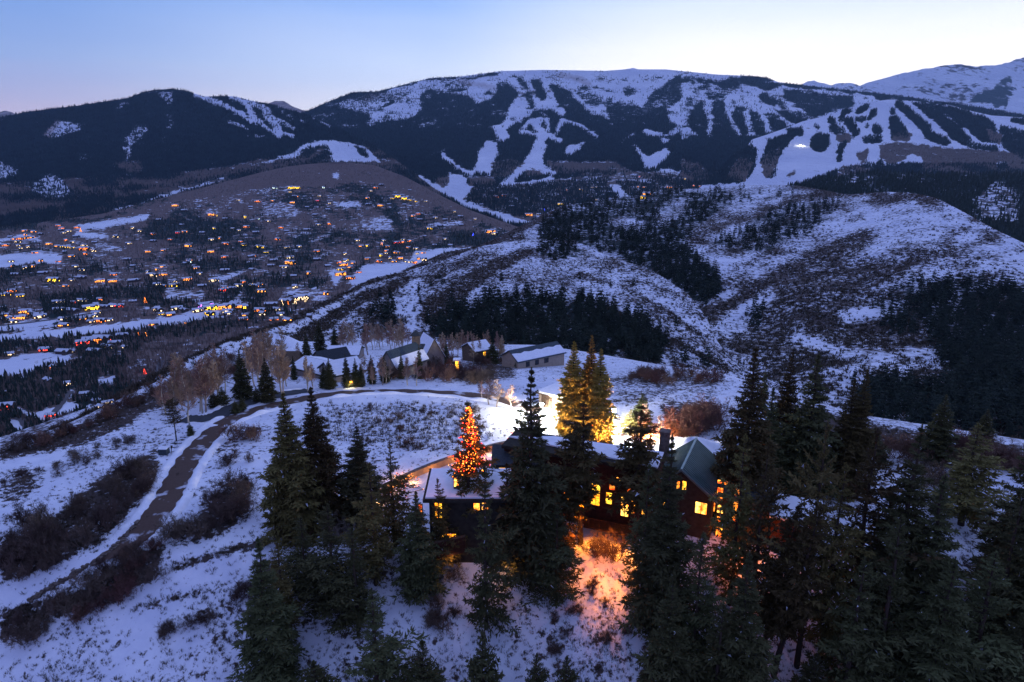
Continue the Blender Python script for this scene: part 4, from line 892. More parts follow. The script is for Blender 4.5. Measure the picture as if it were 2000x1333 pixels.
# the rest of the hill woods
def scat_mid(name, key, weight, n, hmin, hmax, label, seed):
    p, i, j = sample_layer(key, weight, n, seed); g = np.random.default_rng(seed)
    vs, fs, ms, o = [], [], [], 0
    for k in range(3):
        q = p[k::3]; V, Fc, mi, _ = mid_proto[k]
        if len(V) > 3000: pass
        h = g.uniform(hmin, hmax, len(q)); v, f = merge(V, Fc, q - np.array([0, 0, .3]), h * g.uniform(.85, 1.2, len(q)), h, g.random(len(q)) * 6.28)
        vs.append(v); fs.append(f + o); o += len(v); ms.append(np.tile(mi, len(q)))
    return tag(mesh_np(name, np.concatenate(vs), np.concatenate(fs), [M['mid_conifer'], M['snow_bits']], mi=np.concatenate(ms)), label, 'woods', kind='stuff')
# lighter prototypes for the merged woods
for k in range(3):
    V, Fc, mi, _, _ = spruce_geo(41 + k, H=14, Rr=2.4 + .3 * k, nb=26, ns=4, tri=1, leaf=2.0, rag=.3, shape=.8, snow=.006)
    mid_proto[k] = (V, Fc, mi, mid_proto[k][3])
scat_mid('conifer_forest', 'hill', wf('hill', 0, .10, 2.2), 2400, 9, 17, 'dark conifer woods in the hollows of the scrub hill', 11)
scat_mid('conifer_forest', 'dome', wf('dome', 0, .1, 1.5), 420, 7, 14, 'dark conifers filling out the wood of the snowy dome', 12)

# ------------------------------------------------------------------ bare shrubs and aspens
def branchy(seed, nstem, depth, L0, w0, up, spread, nch, taper=.62, wt=.6, single=False, fan=.5):
    g = np.random.default_rng(seed); segs = []
    def grow(p, d, L, w, k):
        n = 2; q = p
        for i in range(n):
            d = d + g.normal(0, .16, 3) + np.array([0, 0, up * .3]); d /= np.linalg.norm(d)
            e = q + d * L / n; segs.append((q, e, w * (1 - .25 * i / n), w * (1 - .25 * (i + 1) / n))); q = e
            if k > 0:
                for c in range(nch):
                    a = g.random() * 6.28; o = np.cross(d, (math.cos(a), math.sin(a), .2)); o /= np.linalg.norm(o) + 1e-9
                    dd = d * (1 - spread * .5) + o * spread; dd /= np.linalg.norm(dd)
                    grow(q, dd, L * taper * g.uniform(.7, 1.2), w * wt, k - 1)
    for s in range(nstem):
        a = g.random() * 6.28; r = .3 * g.random() if nstem > 1 else 0
        d = np.array([math.cos(a) * fan, math.sin(a) * fan, 1.0]) if nstem > 1 else np.array([0, 0, 1.])
        grow(np.array([math.cos(a) * r, math.sin(a) * r, 0]), d / np.linalg.norm(d), L0 * g.uniform(.6, 1.1), w0, depth)
    return segs
def segs_mesh(segs, minw=0.0):
    a = np.array([s[0] for s in segs]); b = np.array([s[1] for s in segs]); w0 = np.maximum([s[2] for s in segs], minw)[:, None]; w1 = np.maximum([s[3] for s in segs], minw)[:, None]
    d = b - a; d /= np.linalg.norm(d, axis=1)[:, None] + 1e-9
    u = np.cross(d, (0.31, .95, .05)); u /= np.linalg.norm(u, axis=1)[:, None] + 1e-9; v = np.cross(d, u)
    k = len(a); c3 = [(1, 0), (-.5, .87), (-.5, -.87)]
    V = np.concatenate([a + (u * x + v * y) * w0 for x, y in c3] + [b + (u * x + v * y) * w1 for x, y in c3])
    i = np.arange(k); Fc = np.concatenate([np.stack([i + k * p, i + k * q, i + k * (q + 3), i + k * (p + 3)], -1) for p, q in ((0, 1), (1, 2), (2, 0))])
    return V, Fc
SHR = {}
def shrub_proto(key, name, seed, mat, **kw):
    minw = kw.pop('minw', .012); V, Fc = segs_mesh(branchy(seed, **kw), minw)
    s = V[:, 2].max(); V = V / s
    o = mesh_np(name, V, Fc, M[mat]); SHR[key] = [o, False]
for i_ in range(3): shrub_proto('o%d' % i_, 'oak_shrub', 60 + i_, 'twig', nstem=9, depth=4, L0=1.5, w0=.045, up=.5, spread=.75, nch=2, fan=.75, minw=.011)
for i_ in range(2): shrub_proto('r%d' % i_, 'oak_shrub', 70 + i_, 'twig_red', nstem=10, depth=4, L0=1.4, w0=.04, up=.5, spread=.8, nch=2, fan=.8, minw=.011)
shrub_proto('d0', 'dead_shrub', 80, 'twig_dead', nstem=4, depth=4, L0=2.2, w0=.06, up=.2, spread=.8, nch=2, fan=.9, minw=.018)
def shrub(p, h, keys, label, group, wid=1.0, cat='shrub'):
    k = keys[int(rng.integers(len(keys)))]; pr = SHR[k]; o = pr[0]
    if pr[1]: o = o.copy(); COL.objects.link(o)
    pr[1] = True
    o.location = p; o.rotation_euler = (0, 0, rng.random() * 6.28); o.scale = (h * wid, h * wid, h)
    return tag(o, label, cat, group)
OAK = ['o0', 'o1', 'o2']; RED = ['r0', 'r1']
def thicket(poly, n, hmin, hmax, kinds, label, group, seed, key='near', wid=1.0):
    L = LAYERS[key]; w = inpoly(L['qx'], L['qy'], poly).astype(float)
    p, i, j = sample_layer(key, w, n, seed)
    for q in p: shrub(Vector(q) - Vector((0, 0, .1)), rng.uniform(hmin, hmax), kinds, label, group, wid * rng.uniform(.8, 1.2))
thicket([(0,1060),(60,1010),(130,1000),(230,920),(300,895),(300,930),(270,985),(200,1050),(120,1100),(20,1170),(0,1180)], 46, 1.8, 3.6, OAK, 'dark bare oak shrub in the long thicket above the low stone wall', 'oak shrubs above the stone wall', 21, wid=.8)
thicket([(400,1000),(430,950),(480,955),(490,1005),(440,1035),(350,1062),(325,1055)], 15, 1.8, 3.2, OAK, 'dark bare oak shrub on the bank between the road and the tall spruces', 'oak shrubs on the road bank', 22)
thicket([(100,1195),(150,1150),(230,1095),(300,1062),(350,1078),(330,1120),(220,1190),(100,1235),(0,1280),(0,1240)], 36, 1.4, 2.6, RED + OAK, 'reddish bare oak shrub in the strip crossing the foot of the road', 'oak shrubs across the foot of the road', 23)
thicket([(300,1240),(360,1215),(440,1185),(440,1200),(320,1250)], 7, .9, 1.6, OAK, 'small dark shrub in the short row on the lower snow slope', 'shrub row on the lower slope', 24)
thicket([(440,1170),(520,1130),(530,1100),(600,1090),(600,1110),(480,1190)], 9, 1.2, 2.4, OAK, 'bare shrub beside the narrow fir on the snow slope', 'shrubs beside the narrow fir', 25)
thicket([(545,1010),(660,1000),(670,1050),(560,1070)], 10, 1.6, 2.6, RED, 'purplish bare shrub under the tall pair of spruces', 'shrubs under the tall spruce pair', 26)
thicket([(440,870),(480,840),(515,835),(500,870)], 3, 2.2, 3.2, RED, 'bare crooked oak on the snow inside the road bend', 'crooked oaks inside the road bend', 27)
thicket([(430,900),(470,890),(500,900),(420,930)], 4, 1.4, 2.0, OAK, 'low dark shrub on the snow below the crooked oaks', 'low shrubs inside the road bend', 28)
thicket([(640,800),(930,800),(940,860),(800,880),(660,840)], 10, .9, 1.9, OAK, 'low bare shrub in the sage patch inside the road bend', 'shrubs in the sage patch', 29)
thicket([(750,742),(850,718),(1000,702),(1010,735),(940,752),(850,748)], 30, 2.2, 3.6, RED + OAK, 'purple brown shrub in the hedge like thicket beyond the road', 'shrub thicket beyond the road', 30)
thicket([(1180,742),(1300,730),(1410,738),(1400,752),(1250,752)], 20, 2.0, 3.2, RED, 'reddish shrub in the band along the crest beyond the sage flat', 'shrubs along the crest', 31)
thicket([(1290,835),(1400,815),(1410,850),(1310,862)], 15, 3.0, 4.6, RED, 'tall red brown shrub in the thicket behind the gabled tower', 'tall thicket behind the tower', 32)
thicket([(1660,880),(1780,880),(2010,900),(2010,925),(1800,905),(1660,900)], 26, 2.6, 4.4, RED, 'dull red shrub in the crest thicket behind the black firs', 'crest thicket behind the black firs', 33)
thicket([(120,900),(250,845),(260,870),(150,930),(0,960),(0,930)], 16, .8, 1.8, OAK, 'small dark shrub on the open snow above the oak thicket', 'small shrubs on the upper snow', 34)
thicket([(0,885),(120,845),(300,760),(310,775),(200,830),(60,885)], 30, 1.4, 2.6, OAK + RED, 'brown shrub along the brow of the slope over the valley', 'shrubs along the brow', 35)
thicket([(300,790),(360,740),(440,700),(520,680),(530,700),(440,750),(360,800)], 20, 1.6, 3.0, RED, 'brown shrub under the roadside aspens', 'shrubs under the aspens', 36)
thicket([(640,1060),(700,1030),(700,1070),(650,1090)], 3, 2.5, 3.5, ['d0'], 'tangle of grey dead branches beside the bushy firs', 'grey dead branches', 37)
thicket([(1040,1150),(1200,1140),(1240,1260),(1100,1290),(1000,1260)], 12, .8, 1.6, OAK, 'small bare bush poking from the snow below the yard', 'small bushes below the yard', 38)
thicket([(800,1120),(900,1120),(880,1240),(800,1240)], 7, 1.0, 2.2, OAK, 'bare bush on the snow between the two snow flecked firs', 'bushes between the snow flecked firs', 39)
thicket([(1140,1080),(1230,1080),(1220,1110),(1140,1110)], 2, 2.6, 3.4, OAK, 'bare spreading bush in the orange lit snow of the yard', 'bushes in the lit yard', 40)
thicket([(1800,930),(1900,940),(1900,1010),(1800,1000)], 8, 1.5, 2.8, OAK, 'bare shrub at the top of the bluish snow gully', 'shrubs at the gully top', 41)
# sagebrush and grass tufts poking through the snow: countless
def tuft_proto(seed, nb_=9, wd=.16):
    g = np.random.default_rng(seed); V, Fc = [], []
    for k in range(nb_):
        a = g.random() * 6.28; t = g.uniform(.3, 1.1); b = len(V); w = wd; x, y = g.normal(0, .22, 2)
        V += [(x - w * math.sin(a), y + w * math.cos(a), -.1), (x + w * math.sin(a), y - w * math.cos(a), -.1), (x + math.cos(a) * t * .6, y + math.sin(a) * t * .6, g.uniform(.4, 1))]
        Fc.append((b, b + 1, b + 2))
    return np.array(V), np.array(Fc)
tv_, tf_ = tuft_proto(4)
tn_, tfn_ = tuft_proto(5, 16, .05)
def tufts(key, weight, n, smin, smax, seed, label):
    p, i, j = sample_layer(key, weight, n, seed); g = np.random.default_rng(seed); s = g.uniform(smin, smax, n)
    V, Fc = merge(tn_ if key == 'near' else tv_, tfn_ if key == 'near' else tf_, p, s * g.uniform(.8, 1.6, n), s, g.random(n) * 6.28)
    tag(mesh_np('sagebrush', V, Fc, M['sage']), label, 'sagebrush', kind='stuff')
Ln = LAYERS['near']
w = np.clip(Ln['A'][..., 1] - .04, 0, 1) ** 1.4
tufts('near', w, 20000, .15, .42, 51, 'low sagebrush and oak scrub poking through the snow round the houses')
w = Ln['A'][..., 1] * inpoly(Ln['qx'], Ln['qy'], [(620,790),(930,785),(960,860),(860,890),(700,870),(560,850)])
tufts('near', w + 1e-6, 900, .3, .7, 52, 'sagebrush patch on the snow inside the road bend')
tufts('dome', np.clip(LAYERS['dome']['A'][..., 1], .1, 1) ** 2, 12000, .6, 1.7, 53, 'oak brush and sage speckling the nearer snowy hillside')
tufts('hill', np.clip(LAYERS['hill']['A'][..., 1], .1, 1) ** 2.2, 16000, 1.0, 2.8, 54, 'oak brush speckling the big scrub hill')

# aspens
ASP = []
for s_ in range(3):
    g = np.random.default_rng(90 + s_); H = 12.0; segs = []
    tr = [np.array([0.25 * math.sin(i * .7 + s_), .2 * math.cos(i * .9 + s_), H * i / 9]) for i in range(10)]
    trv, trf = tube([tr[0] - [0, 0, .5]] + tr, [.17] + [.16 * (1 - i / 9.5) + .02 for i in range(10)], 6)
    for b in range(46):
        z = g.uniform(.25, .97); i = min(int(z * 9), 8); p = tr[i] + (tr[i + 1] - tr[i]) * (z * 9 - i)
        a = g.random() * 6.28; L = (1.05 - z) * 2.6 + .5
        def gr(p, d, L, w, k):
            for _ in range(2):
                d = d + g.normal(0, .14, 3) + np.array([0, 0, .12]); d = d / np.linalg.norm(d); e = p + d * L / 2
                segs.append((p, e, w, w * .8)); p = e
                if k:
                    for _2 in range(2):
                        o = g.normal(0, 1, 3); dd = d + o * .42; dd[2] = abs(dd[2]) * .8 + .2; gr(p, dd / np.linalg.norm(dd), L * .6, w * .6, k - 1)
        gr(p, np.array([math.cos(a), math.sin(a), .9]) / 1.35, L * .6, .035, 2)
    bv, bf = segs_mesh(segs, .038)
    root = empty('aspen_tree', (0, 0, -5000), '', 'aspen'); t_ = mesh_np('trunk', trv / H, trf, M['aspen_bark'], smooth=True, parent=root); c_ = mesh_np('crown', bv / H, bf, M['aspen_twig'], parent=root)
    KIDS[root.name] = [t_, c_]; ASP.append([root, False])
def aspen(px, base, top, label, group=None, wid=1.0, keys=('near', 'dome')):
    b = hit(px, base, keys)[0]; H = top_h(b, top); k = int(rng.integers(3)); r, u = ASP[k]
    if u: r = copy_thing(r, b, 0, (1, 1, 1), label, group)
    ASP[k][1] = True
    if not group and 'group' in r: del r['group']
    s = H * wid * rng.uniform(.85, 1.15); r.location = b; r.rotation_euler = (0, 0, rng.random() * 6.28); r.scale = (s, s, H); r['label'] = label
    if group: r['group'] = group
    return r
for x, b, t in [(323,812,732),(343,800,736),(371,830,732),(333,800,745),(356,800,750),(316,806,760)]: aspen(x, b, t, 'bare pale aspen around the flat topped pine by the driveway mouth', 'aspens at the driveway mouth', 1.25)
for x, b, t in [(398,808,703),(402,808,700),(405,806,708),(393,804,715),(425,785,701),(440,766,694),(414,790,720),(430,770,715)]: aspen(x, b, t, 'slender pale aspen in the clump above the driveway', 'aspens above the driveway', 1.1)
for x, b, t in [(487,765,668),(497,755,666),(508,760,680),(516,750,668),(541,742,668),(551,775,676),(556,774,674),(532,755,680),(548,760,690),(560,755,682)]: aspen(x, b, t, 'tall pale aspen in the brown clump between the two roadside spruces', 'aspens between the roadside spruces', 1.1)
aspen(602,766,700,'pale double stemmed aspen beside the snowy garage roof, thinner stem', wid=.9); aspen(611,762,708,'pale aspen leaning beside the snowy garage roof', wid=.8)
for x, b, t in [(597,694,660),(583,698,668)]: aspen(x, b, t, 'small pale aspen behind the long low snowy roof', 'aspens behind the low roof')
for x, b, t in [(680,690,622),(672,690,628),(690,688,630),(740,678,633),(733,680,640),(748,678,636),(765,676,622),(757,676,630),(775,676,634),(783,678,640)]: aspen(x, b, t, 'rosy brown aspen in the grove rising behind the low houses', 'aspens behind the low houses', 1.1)
g_ = np.random.default_rng(77)
for k_ in range(26):
    x = g_.uniform(330, 560); y = np.interp(x, [330, 400, 470, 560], [800, 770, 745, 730]) + g_.uniform(-22, 10); aspen(x, y, y - g_.uniform(60, 85), 'pale thin aspen in the loose belt above the driveway', 'aspen belt above the driveway', 1.3)
for k_ in range(16):
    x = g_.uniform(860, 1000); y = g_.uniform(694, 712); aspen(x, y, y - g_.uniform(38, 52), 'thin grey aspen in the row beyond the purple brown thicket', 'aspens beyond the purple brown thicket', 1.2)
for k_ in range(12):
    x = g_.uniform(565, 850); y = g_.uniform(746, 755); aspen(x, y, y - g_.uniform(42, 60), 'thin pale aspen in front of the low houses at the road edge', 'aspens before the low houses', 1.1)
for k_ in range(12):
    x = g_.uniform(660, 800); y = g_.uniform(672, 690); aspen(x, y, y - g_.uniform(40, 55), 'rosy brown aspen in the grove rising behind the low houses', 'aspens behind the low houses', 1.3)
aspen(717,694,634,'whitest branching aspen standing between the two roofs', wid=1.4)
for x, b, t in [(885,702,650),(877,700,655),(915,702,648),(922,700,646),(908,700,656),(945,694,648),(953,696,645),(971,690,648),(980,692,655),(932,698,655)]: aspen(x, b, t, 'thin grey aspen in the row beyond the purple brown thicket', 'aspens beyond the purple brown thicket', 1.0)
for x, b, t in [(955,790,738),(972,795,742),(940,780,742)]: aspen(x, b, t, 'bare bushy tree at the bend of the road by the white light', 'bare trees at the road bend', 1.6)
aspen(997,800,752,'bare tree lit white by the floodlit drive', wid=1.6)
aspen(1256,850,790,'bare tree glowing orange beside the second floodlight', wid=1.6, keys=('near',)); aspen(1287,858,812,'smaller bare tree glowing yellow orange beside the snowy mound', wid=1.8, keys=('near',))
# ------------------------------------------------------------------ building helpers
M['wood_dark'] = solid('wood_dark', (0.035, 0.032, 0.026), 0.85, 0.35, 2.5)
M['wood_red'] = solid('wood_red', (0.055, 0.022, 0.015), 0.85, 0.35, 3)
M['wood_brown'] = solid('wood_brown', (0.12, 0.08, 0.055), 0.85, 0.3, 3)
M['stucco'] = solid('stucco', (0.27, 0.23, 0.21), 0.9, 0.12, 2)
M['stucco_warm'] = solid('stucco_warm', (0.36, 0.29, 0.23), 0.9, 0.12, 2)
M['roof_dark'] = solid('roof_dark', (0.035, 0.042, 0.05), 0.7, 0.3, 4)
M['roof_slate'] = solid('roof_slate', (0.05, 0.07, 0.085), 0.6, 0.3, 4)
M['frame'] = solid('frame', (0.03, 0.025, 0.02), 0.6, 0.2, 5)
M['dark_glass'] = solid('dark_glass', (0.02, 0.025, 0.04), 0.15, 0.1, 1, spec=0.5)
M['stone'] = solid('stone', (0.14, 0.11, 0.095), 0.95, 0.4, 2.5)
M['path_wood'] = solid('path_wood', (0.38, 0.25, 0.14), 0.8, 0.15, 2)
def metal_roof():
    m, t, b = newmat('metal_roof')
    tcn = N(t, 'ShaderNodeTexCoord'); n = N(t, 'ShaderNodeTexNoise'); n.inputs['Scale'].default_value = 0.8
    t.links.new(tcn.outputs['Object'], n.inputs['Vector'])
    t.links.new(ramp(t, n.outputs[0], [(0.3, (0.14, 0.21, 0.21)), (0.7, (0.21, 0.29, 0.29))]), b.inputs['Base Color'])
    b.inputs['Metallic'].default_value = 0.7; b.inputs['Roughness'].default_value = 0.38
    return m
M['metal_roof'] = metal_roof()
def glow(name, c0, c1, st):
    m = emit(name, c1, st, .7, 2.2); t = m.node_tree; b = t.nodes['Principled BSDF']
    tcn = N(t, 'ShaderNodeTexCoord'); nz = N(t, 'ShaderNodeTexNoise'); nz.inputs['Scale'].default_value = 1.6; nz.inputs['Detail'].default_value = 4
    t.links.new(tcn.outputs['Object'], nz.inputs['Vector']); t.links.new(ramp(t, nz.outputs[0], [(0.42, c0), (0.58, c1)]), b.inputs['Emission Color']); return m
M['glow'] = emit('window_glow', (1.0, 0.33, 0.035), 2.2, 0.75, 1.3)
M['glow_hot'] = emit('window_glow_hot', (1.0, 0.42, 0.06), 2.8, 0.5, 1.1)
M['glow_red'] = emit('window_glow_deep', (1.0, 0.22, 0.02), 1.6, 0.7, 1.2)
M['glow_yellow'] = emit('window_glow_yellow', (1.0, 0.50, 0.03), 2.2, 0.4, 1.5)
M['glow'] = glow('window_glow', (1, .12, .008), (1, .40, .04), 1.9); M['glow_hot'] = glow('window_glow_hot', (1, .22, .02), (1, .52, .09), 2.3); M['glow_red'] = glow('window_glow_deep', (.8, .06, .005), (1, .30, .03), 1.4); M['glow_yellow'] = glow('window_glow_yellow', (1, .25, .01), (1, .55, .04), 1.9)
M['flood'] = emit('flood_bulb', (1.0, 0.97, 0.9), 60.0)
class MB:
    def __init__(s): s.V, s.F = [], []
    def quad(s, a, b, c, d):
        i = len(s.V); s.V += [tuple(a), tuple(b), tuple(c), tuple(d)]; s.F.append((i, i + 1, i + 2, i + 3)); return s
    def box(s, o, ex, ey, ez):
        """box from corner o along three edge vectors"""
        o, ex, ey, ez = (np.array(q, float) for q in (o, ex, ey, ez)); i = len(s.V)
        for k in range(8): s.V.append(tuple(o + ex * (k & 1) + ey * (k >> 1 & 1) + ez * (k >> 2 & 1)))
        for f in ((0, 2, 3, 1), (4, 5, 7, 6), (0, 1, 5, 4), (2, 6, 7, 3), (0, 4, 6, 2), (1, 3, 7, 5)): s.F.append(tuple(i + q for q in f))
        return s
    def poly_prism(s, pts, ext):
        """prism: polygon pts (3D list) swept along ext"""
        i = len(s.V); n = len(pts); e = np.array(ext, float)
        s.V += [tuple(p) for p in pts] + [tuple(np.array(p, float) + e) for p in pts]
        s.F.append(tuple(range(i, i + n))); s.F.append(tuple(range(i + 2 * n - 1, i + n - 1, -1)))
        for k in range(n): s.F.append((i + k, i + n + k, i + n + (k + 1) % n, i + (k + 1) % n))
        return s
    def build(s, name, mat, parent=None, origin=None):
        me = bpy.data.meshes.new(name); o0 = np.array(origin if origin is not None else (0, 0, 0), float)
        me.from_pydata([tuple(np.array(v) - o0) for v in s.V], [], s.F)
        for m_ in (mat if isinstance(mat, (list, tuple)) else [mat]): me.materials.append(m_)
        me.update(); o = bpy.data.objects.new(name, me); COL.objects.link(o)
        if parent is not None: o.parent = parent
        return o
UP = np.array([0, 0, 1.0])
def nrm(v): v = np.array(v, float); return v / np.linalg.norm(v)
def onplane(px, py, p0, n):
    d = P(px, py, 1.0); t = np.dot(np.array(p0) - 0, n) / np.dot(d, n); return d * t
def window(root, O, wp, wn, rect, mat, panes=(2, 1), proud=.03, fr=.07):
    """a lit window at photo rectangle rect on the wall plane (wp, wn): frame with mullions, panes as its child"""
    a = onplane(rect[0], rect[3], wp, wn); b = onplane(rect[2], rect[3], wp, wn); t = onplane(rect[0], rect[1], wp, wn)
    n = -np.array(wn, float) if np.dot(wn, a) > 0 else np.array(wn, float)   # towards the viewer
    r = b - a; r[2] = 0; w = np.linalg.norm(r); r = r / w; h = t[2] - a[2]; o = a + n * proud
    f = MB(); dpt = -n * .12
    f.box(o, r * fr, dpt, UP * h); f.box(o + r * (w - fr), r * fr, dpt, UP * h)
    f.box(o + r * fr, r * (w - 2 * fr), dpt, UP * fr); f.box(o + r * fr + UP * (h - fr), r * (w - 2 * fr), dpt, UP * fr)
    for k in range(1, panes[0]): f.box(o + r * (w * k / panes[0] - .025) + UP * fr, r * .05, dpt * .8, UP * (h - 2 * fr))
    for k in range(1, panes[1]): f.box(o + r * fr + UP * (h * k / panes[1] - .02) - n * .004, r * (w - 2 * fr), dpt * .7, UP * .04)
    F_ = f.build('window', M['frame'], root, O)
    p = MB(); q = o - n * .018 + r * fr * .5 + UP * fr * .5
    p.quad(q, q + r * (w - fr), q + r * (w - fr) + UP * (h - fr), q + UP * (h - fr)); p.build('pane', mat, F_, O)
    return o + r * w / 2 + UP * h / 2, n
def lamp(name, loc, col, power, size=.3):
    l = bpy.data.lights.new(name, 'POINT'); l.energy = power; l.color = col; l.shadow_soft_size = size
    o = bpy.data.objects.new(name, l); COL.objects.link(o); o.location = loc; return o
def spot(loc, target, col, power):
    l = bpy.data.lights.new('uplight', 'SPOT'); l.energy = power; l.color = col; l.shadow_soft_size = .2; l.spot_size = R(62); l.spot_blend = .6
    o = bpy.data.objects.new('uplight', l); COL.objects.link(o); o.location = loc; o.rotation_euler = (Vector(target) - Vector(loc)).to_track_quat('-Z', 'Y').to_euler(); return o
WARM, ORANGE, WHITE = (1.0, 0.44, 0.12), (1.0, 0.21, 0.028), (1.0, 0.93, 0.78)
def slab_roof(root, O, a, b, c, d, th, mat, name='roof'):
    """thick roof plane with top corners a b c d"""
    m = MB(); m.poly_prism([np.array(q) for q in (a, b, c, d)], -UP * th); return m.build(name, mat, root, O)

# ------------------------------------------------------------------ the lit house
A_ = P(1331, 918, 66.0); zr = A_[2]
ey = nrm((.41, .91, 0)); ex = nrm((.91, -.41, 0))
O = A_ + ey * 4; O[2] = gz(O[0], O[1]) - .3; O = np.array(O)
house = empty('lit_house', O, 'long dark timber house among black firs, glowing orange windows, green metal gable roof', 'house')
hw, drop, rl = 3.7, 2.9, 9.2
za = gz(A_[0], A_[1]) - 2.0
eL, eR = A_ - ex * hw - UP * drop, A_ + ex * hw - UP * drop
# gabled tower walls
g0 = ey * .45
m = MB(); m.poly_prism([(*(eL + ex * .35 + g0)[:2], za), (*(eR - ex * .35 + g0)[:2], za), eR - ex * .35 + g0 - UP * .05, A_ + g0 - UP * .32, eL + ex * .35 + g0 - UP * .05], ey * (rl - .9))
m.build('wall', M['wood_dark'], house, O)
for sgn, e in ((1, eR), (-1, eL)):
    a, b = A_, e + (e - A_) * .05
    rf = slab_roof(house, O, a, b, b + ey * rl, a + ey * rl, .22, M['metal_roof'])
    rb = MB(); d_ = (b - a); nn = np.cross(d_, ey); nn = nrm(nn if nn[2] > 0 else -nn)
    for k in range(1, 22): rb.box(a + d_ * .01 + ey * (rl * k / 22) + nn * .003, d_ * .98, ey * .09, nn * .11)
    rb.build('roof_rib', M['metal_roof'], rf, O)
m = MB(); m.box(A_ - ex * .12 + UP * .02 - ey * .02, ex * .24, ey * (rl + .04), UP * .07); m.build('ridge_cap', M['metal_roof'], house, O)
wpt = A_ + g0; wn = -ey
for rc, mt, pn in [((1320,938,1328,958), 'glow', (1, 3)), ((1331,938,1341,958), 'glow_yellow', (1, 2)), ((1356,978,1381,1002), 'glow_hot', (2, 1)), ((1294,977,1304,988), 'glow', (2, 2))]:
    window(house, O, wpt, wn, rc, M[mt], pn)
# glass wing to the side of the tower
gp = eR + ex * .1 + ey * 1.6
zb = gz(*gp[:2]) - 2.5; zt = eR[2] - .1
m = MB(); m.box((gp[0], gp[1], zb), ex * 5.2, ey * 5, UP * (zt - zb)); m.build('wall', M['wood_dark'], house, O)
slab_roof(house, O, gp - ey * .6 - ex * .1 + UP * (zt - gp[2] + .5), gp + ex * 5.6 - ey * .6 + UP * (zt - gp[2] + .15), gp + ex * 5.6 + ey * 5.4 + UP * (zt - gp[2] + .3), gp - ex * .1 + ey * 5.4 + UP * (zt - gp[2] + .65), .25, M['roof_dark'])
for rc, mt, pn in [((1392,960,1397,1000), 'glow_red', (1, 3)), ((1399,984,1413,1002), 'glow_hot', (1, 1)), ((1396,1006,1411,1050), 'glow', (1, 3)), ((1398,950,1412,978), 'glow_red', (2, 2)), ((1428,952,1441,1020), 'glow_red', (1, 5))]:
    window(house, O, gp, wn, rc, M[mt], pn)
m = MB(); q = onplane(1402, 942, gp, wn) + wn * .25; m.box(q, ex * 1.0, wn * -.22, UP * .28); m.build('eave_lamp', M['glow'], house, O)
# lower lounge behind the firs
lp = gp + ex * 5.2 + ey * .6; zl = gz(*lp[:2]) - 1.5
m = MB(); m.box((lp[0], lp[1], zl), ex * 4.6, ey * 4, UP * 5.0); m.build('wall', M['wood_red'], house, O)
slab_roof(house, O, (*(lp - ey * .5)[:2], zl + 5.25), (*(lp - ey * .5 + ex * 5)[:2], zl + 5.25), (*(lp + ey * 4.4 + ex * 5)[:2], zl + 5.6), (*(lp + ey * 4.4)[:2], zl + 5.6), .25, M['snow'])
window(house, O, lp, wn, (1443,1036,1462,1088), M['glow'], (2, 2)); window(house, O, lp, wn, (1466,1034,1492,1088), M['glow_hot'], (3, 2))
# middle wing: long facade of tall windows
M0, M1 = P(985, 893, 71.5), P(1287, 926, 65.0); M0[2] = M1[2] = -31.3
M1 = np.array([M1[0], M1[1], M0[2]]); mx = nrm((*(M1 - M0)[:2], 0)); mL = np.linalg.norm((M1 - M0)[:2]); my = np.array([-mx[1], mx[0], 0])
zb = -41.5
m = MB(); m.box((M0[0], M0[1], zb), mx * mL, my * 3.3, UP * (M0[2] - .1 - zb)); m.build('wall', M['wood_red'], house, O)
slab_roof(house, O, M0 - my * .8 + UP * .3, M1 - my * .8 + UP * .3, M1 + my * 3.6 + UP * .5, M0 + my * 3.6 + UP * .5, .38, M['wood_dark'])
slab_roof(house, O, M0 + my * 1.2 + mx * .1 + UP * .62, M1 - my * .5 - mx * .1 + UP * .52, M1 + my * 3.2 - mx * .1 + UP * .69, M0 + my * 3.0 + mx * 5 + UP * .68, .157, M['snow'], 'roof_snow')
mwn = -my
for rc, mt, pn in [((1125,940,1132,982), 'glow', (1, 4)), ((1135,940,1143,982), 'glow_red', (1, 4)), ((1153,942,1172,986), 'glow_yellow', (2, 3)), ((1182,960,1196,984), 'glow_yellow', (1, 2)), ((1189,945,1202,957), 'glow_red', (2, 1)), ((1146,921,1155,932), 'glow_red', (2, 1)), ((1203,931,1213,942), 'glow_hot', (2, 1)),
    ((1211,968,1228,1008), 'glow_hot', (2, 2)), ((1230,960,1243,1004), 'glow', (2, 3)), ((1252,958,1263,1006), 'glow', (1, 4)), ((1222,952,1233,964), 'glow_red', (1, 1)), ((1047,963,1067,979), 'glow', (2, 1)), ((1100,960,1112,984), 'glow_red', (1, 2)), ((1006,1006,1023,1015), 'glow', (2, 1))]:
    window(house, O, M0, mwn, rc, M[mt], pn)
# terrace deck under the tall windows
dk = onplane(1150, 1008, M0, mwn); dk2 = onplane(1262, 1012, M0, mwn)
m = MB(); m.box((dk[0], dk[1], dk[2] - .25), (dk2 - dk) * np.array([1, 1, 0]), mwn * 2.2, UP * .22); m.build('deck', M['wood_red'], house, O)
m = MB()
for k in range(12): m.box(np.array((dk[0], dk[1], dk[2] - .03)) + (dk2 - dk) * np.array([1, 1, 0]) * k / 11 + mwn * 2.1, mx * .06, mwn * .06, UP * .95)
m.box(np.array((dk[0], dk[1], dk[2] + .92)) + mwn * 2.08, (dk2 - dk) * np.array([1, 1, 0]), mwn * .1, UP * .06); m.build('railing', M['wood_red'], house, O)
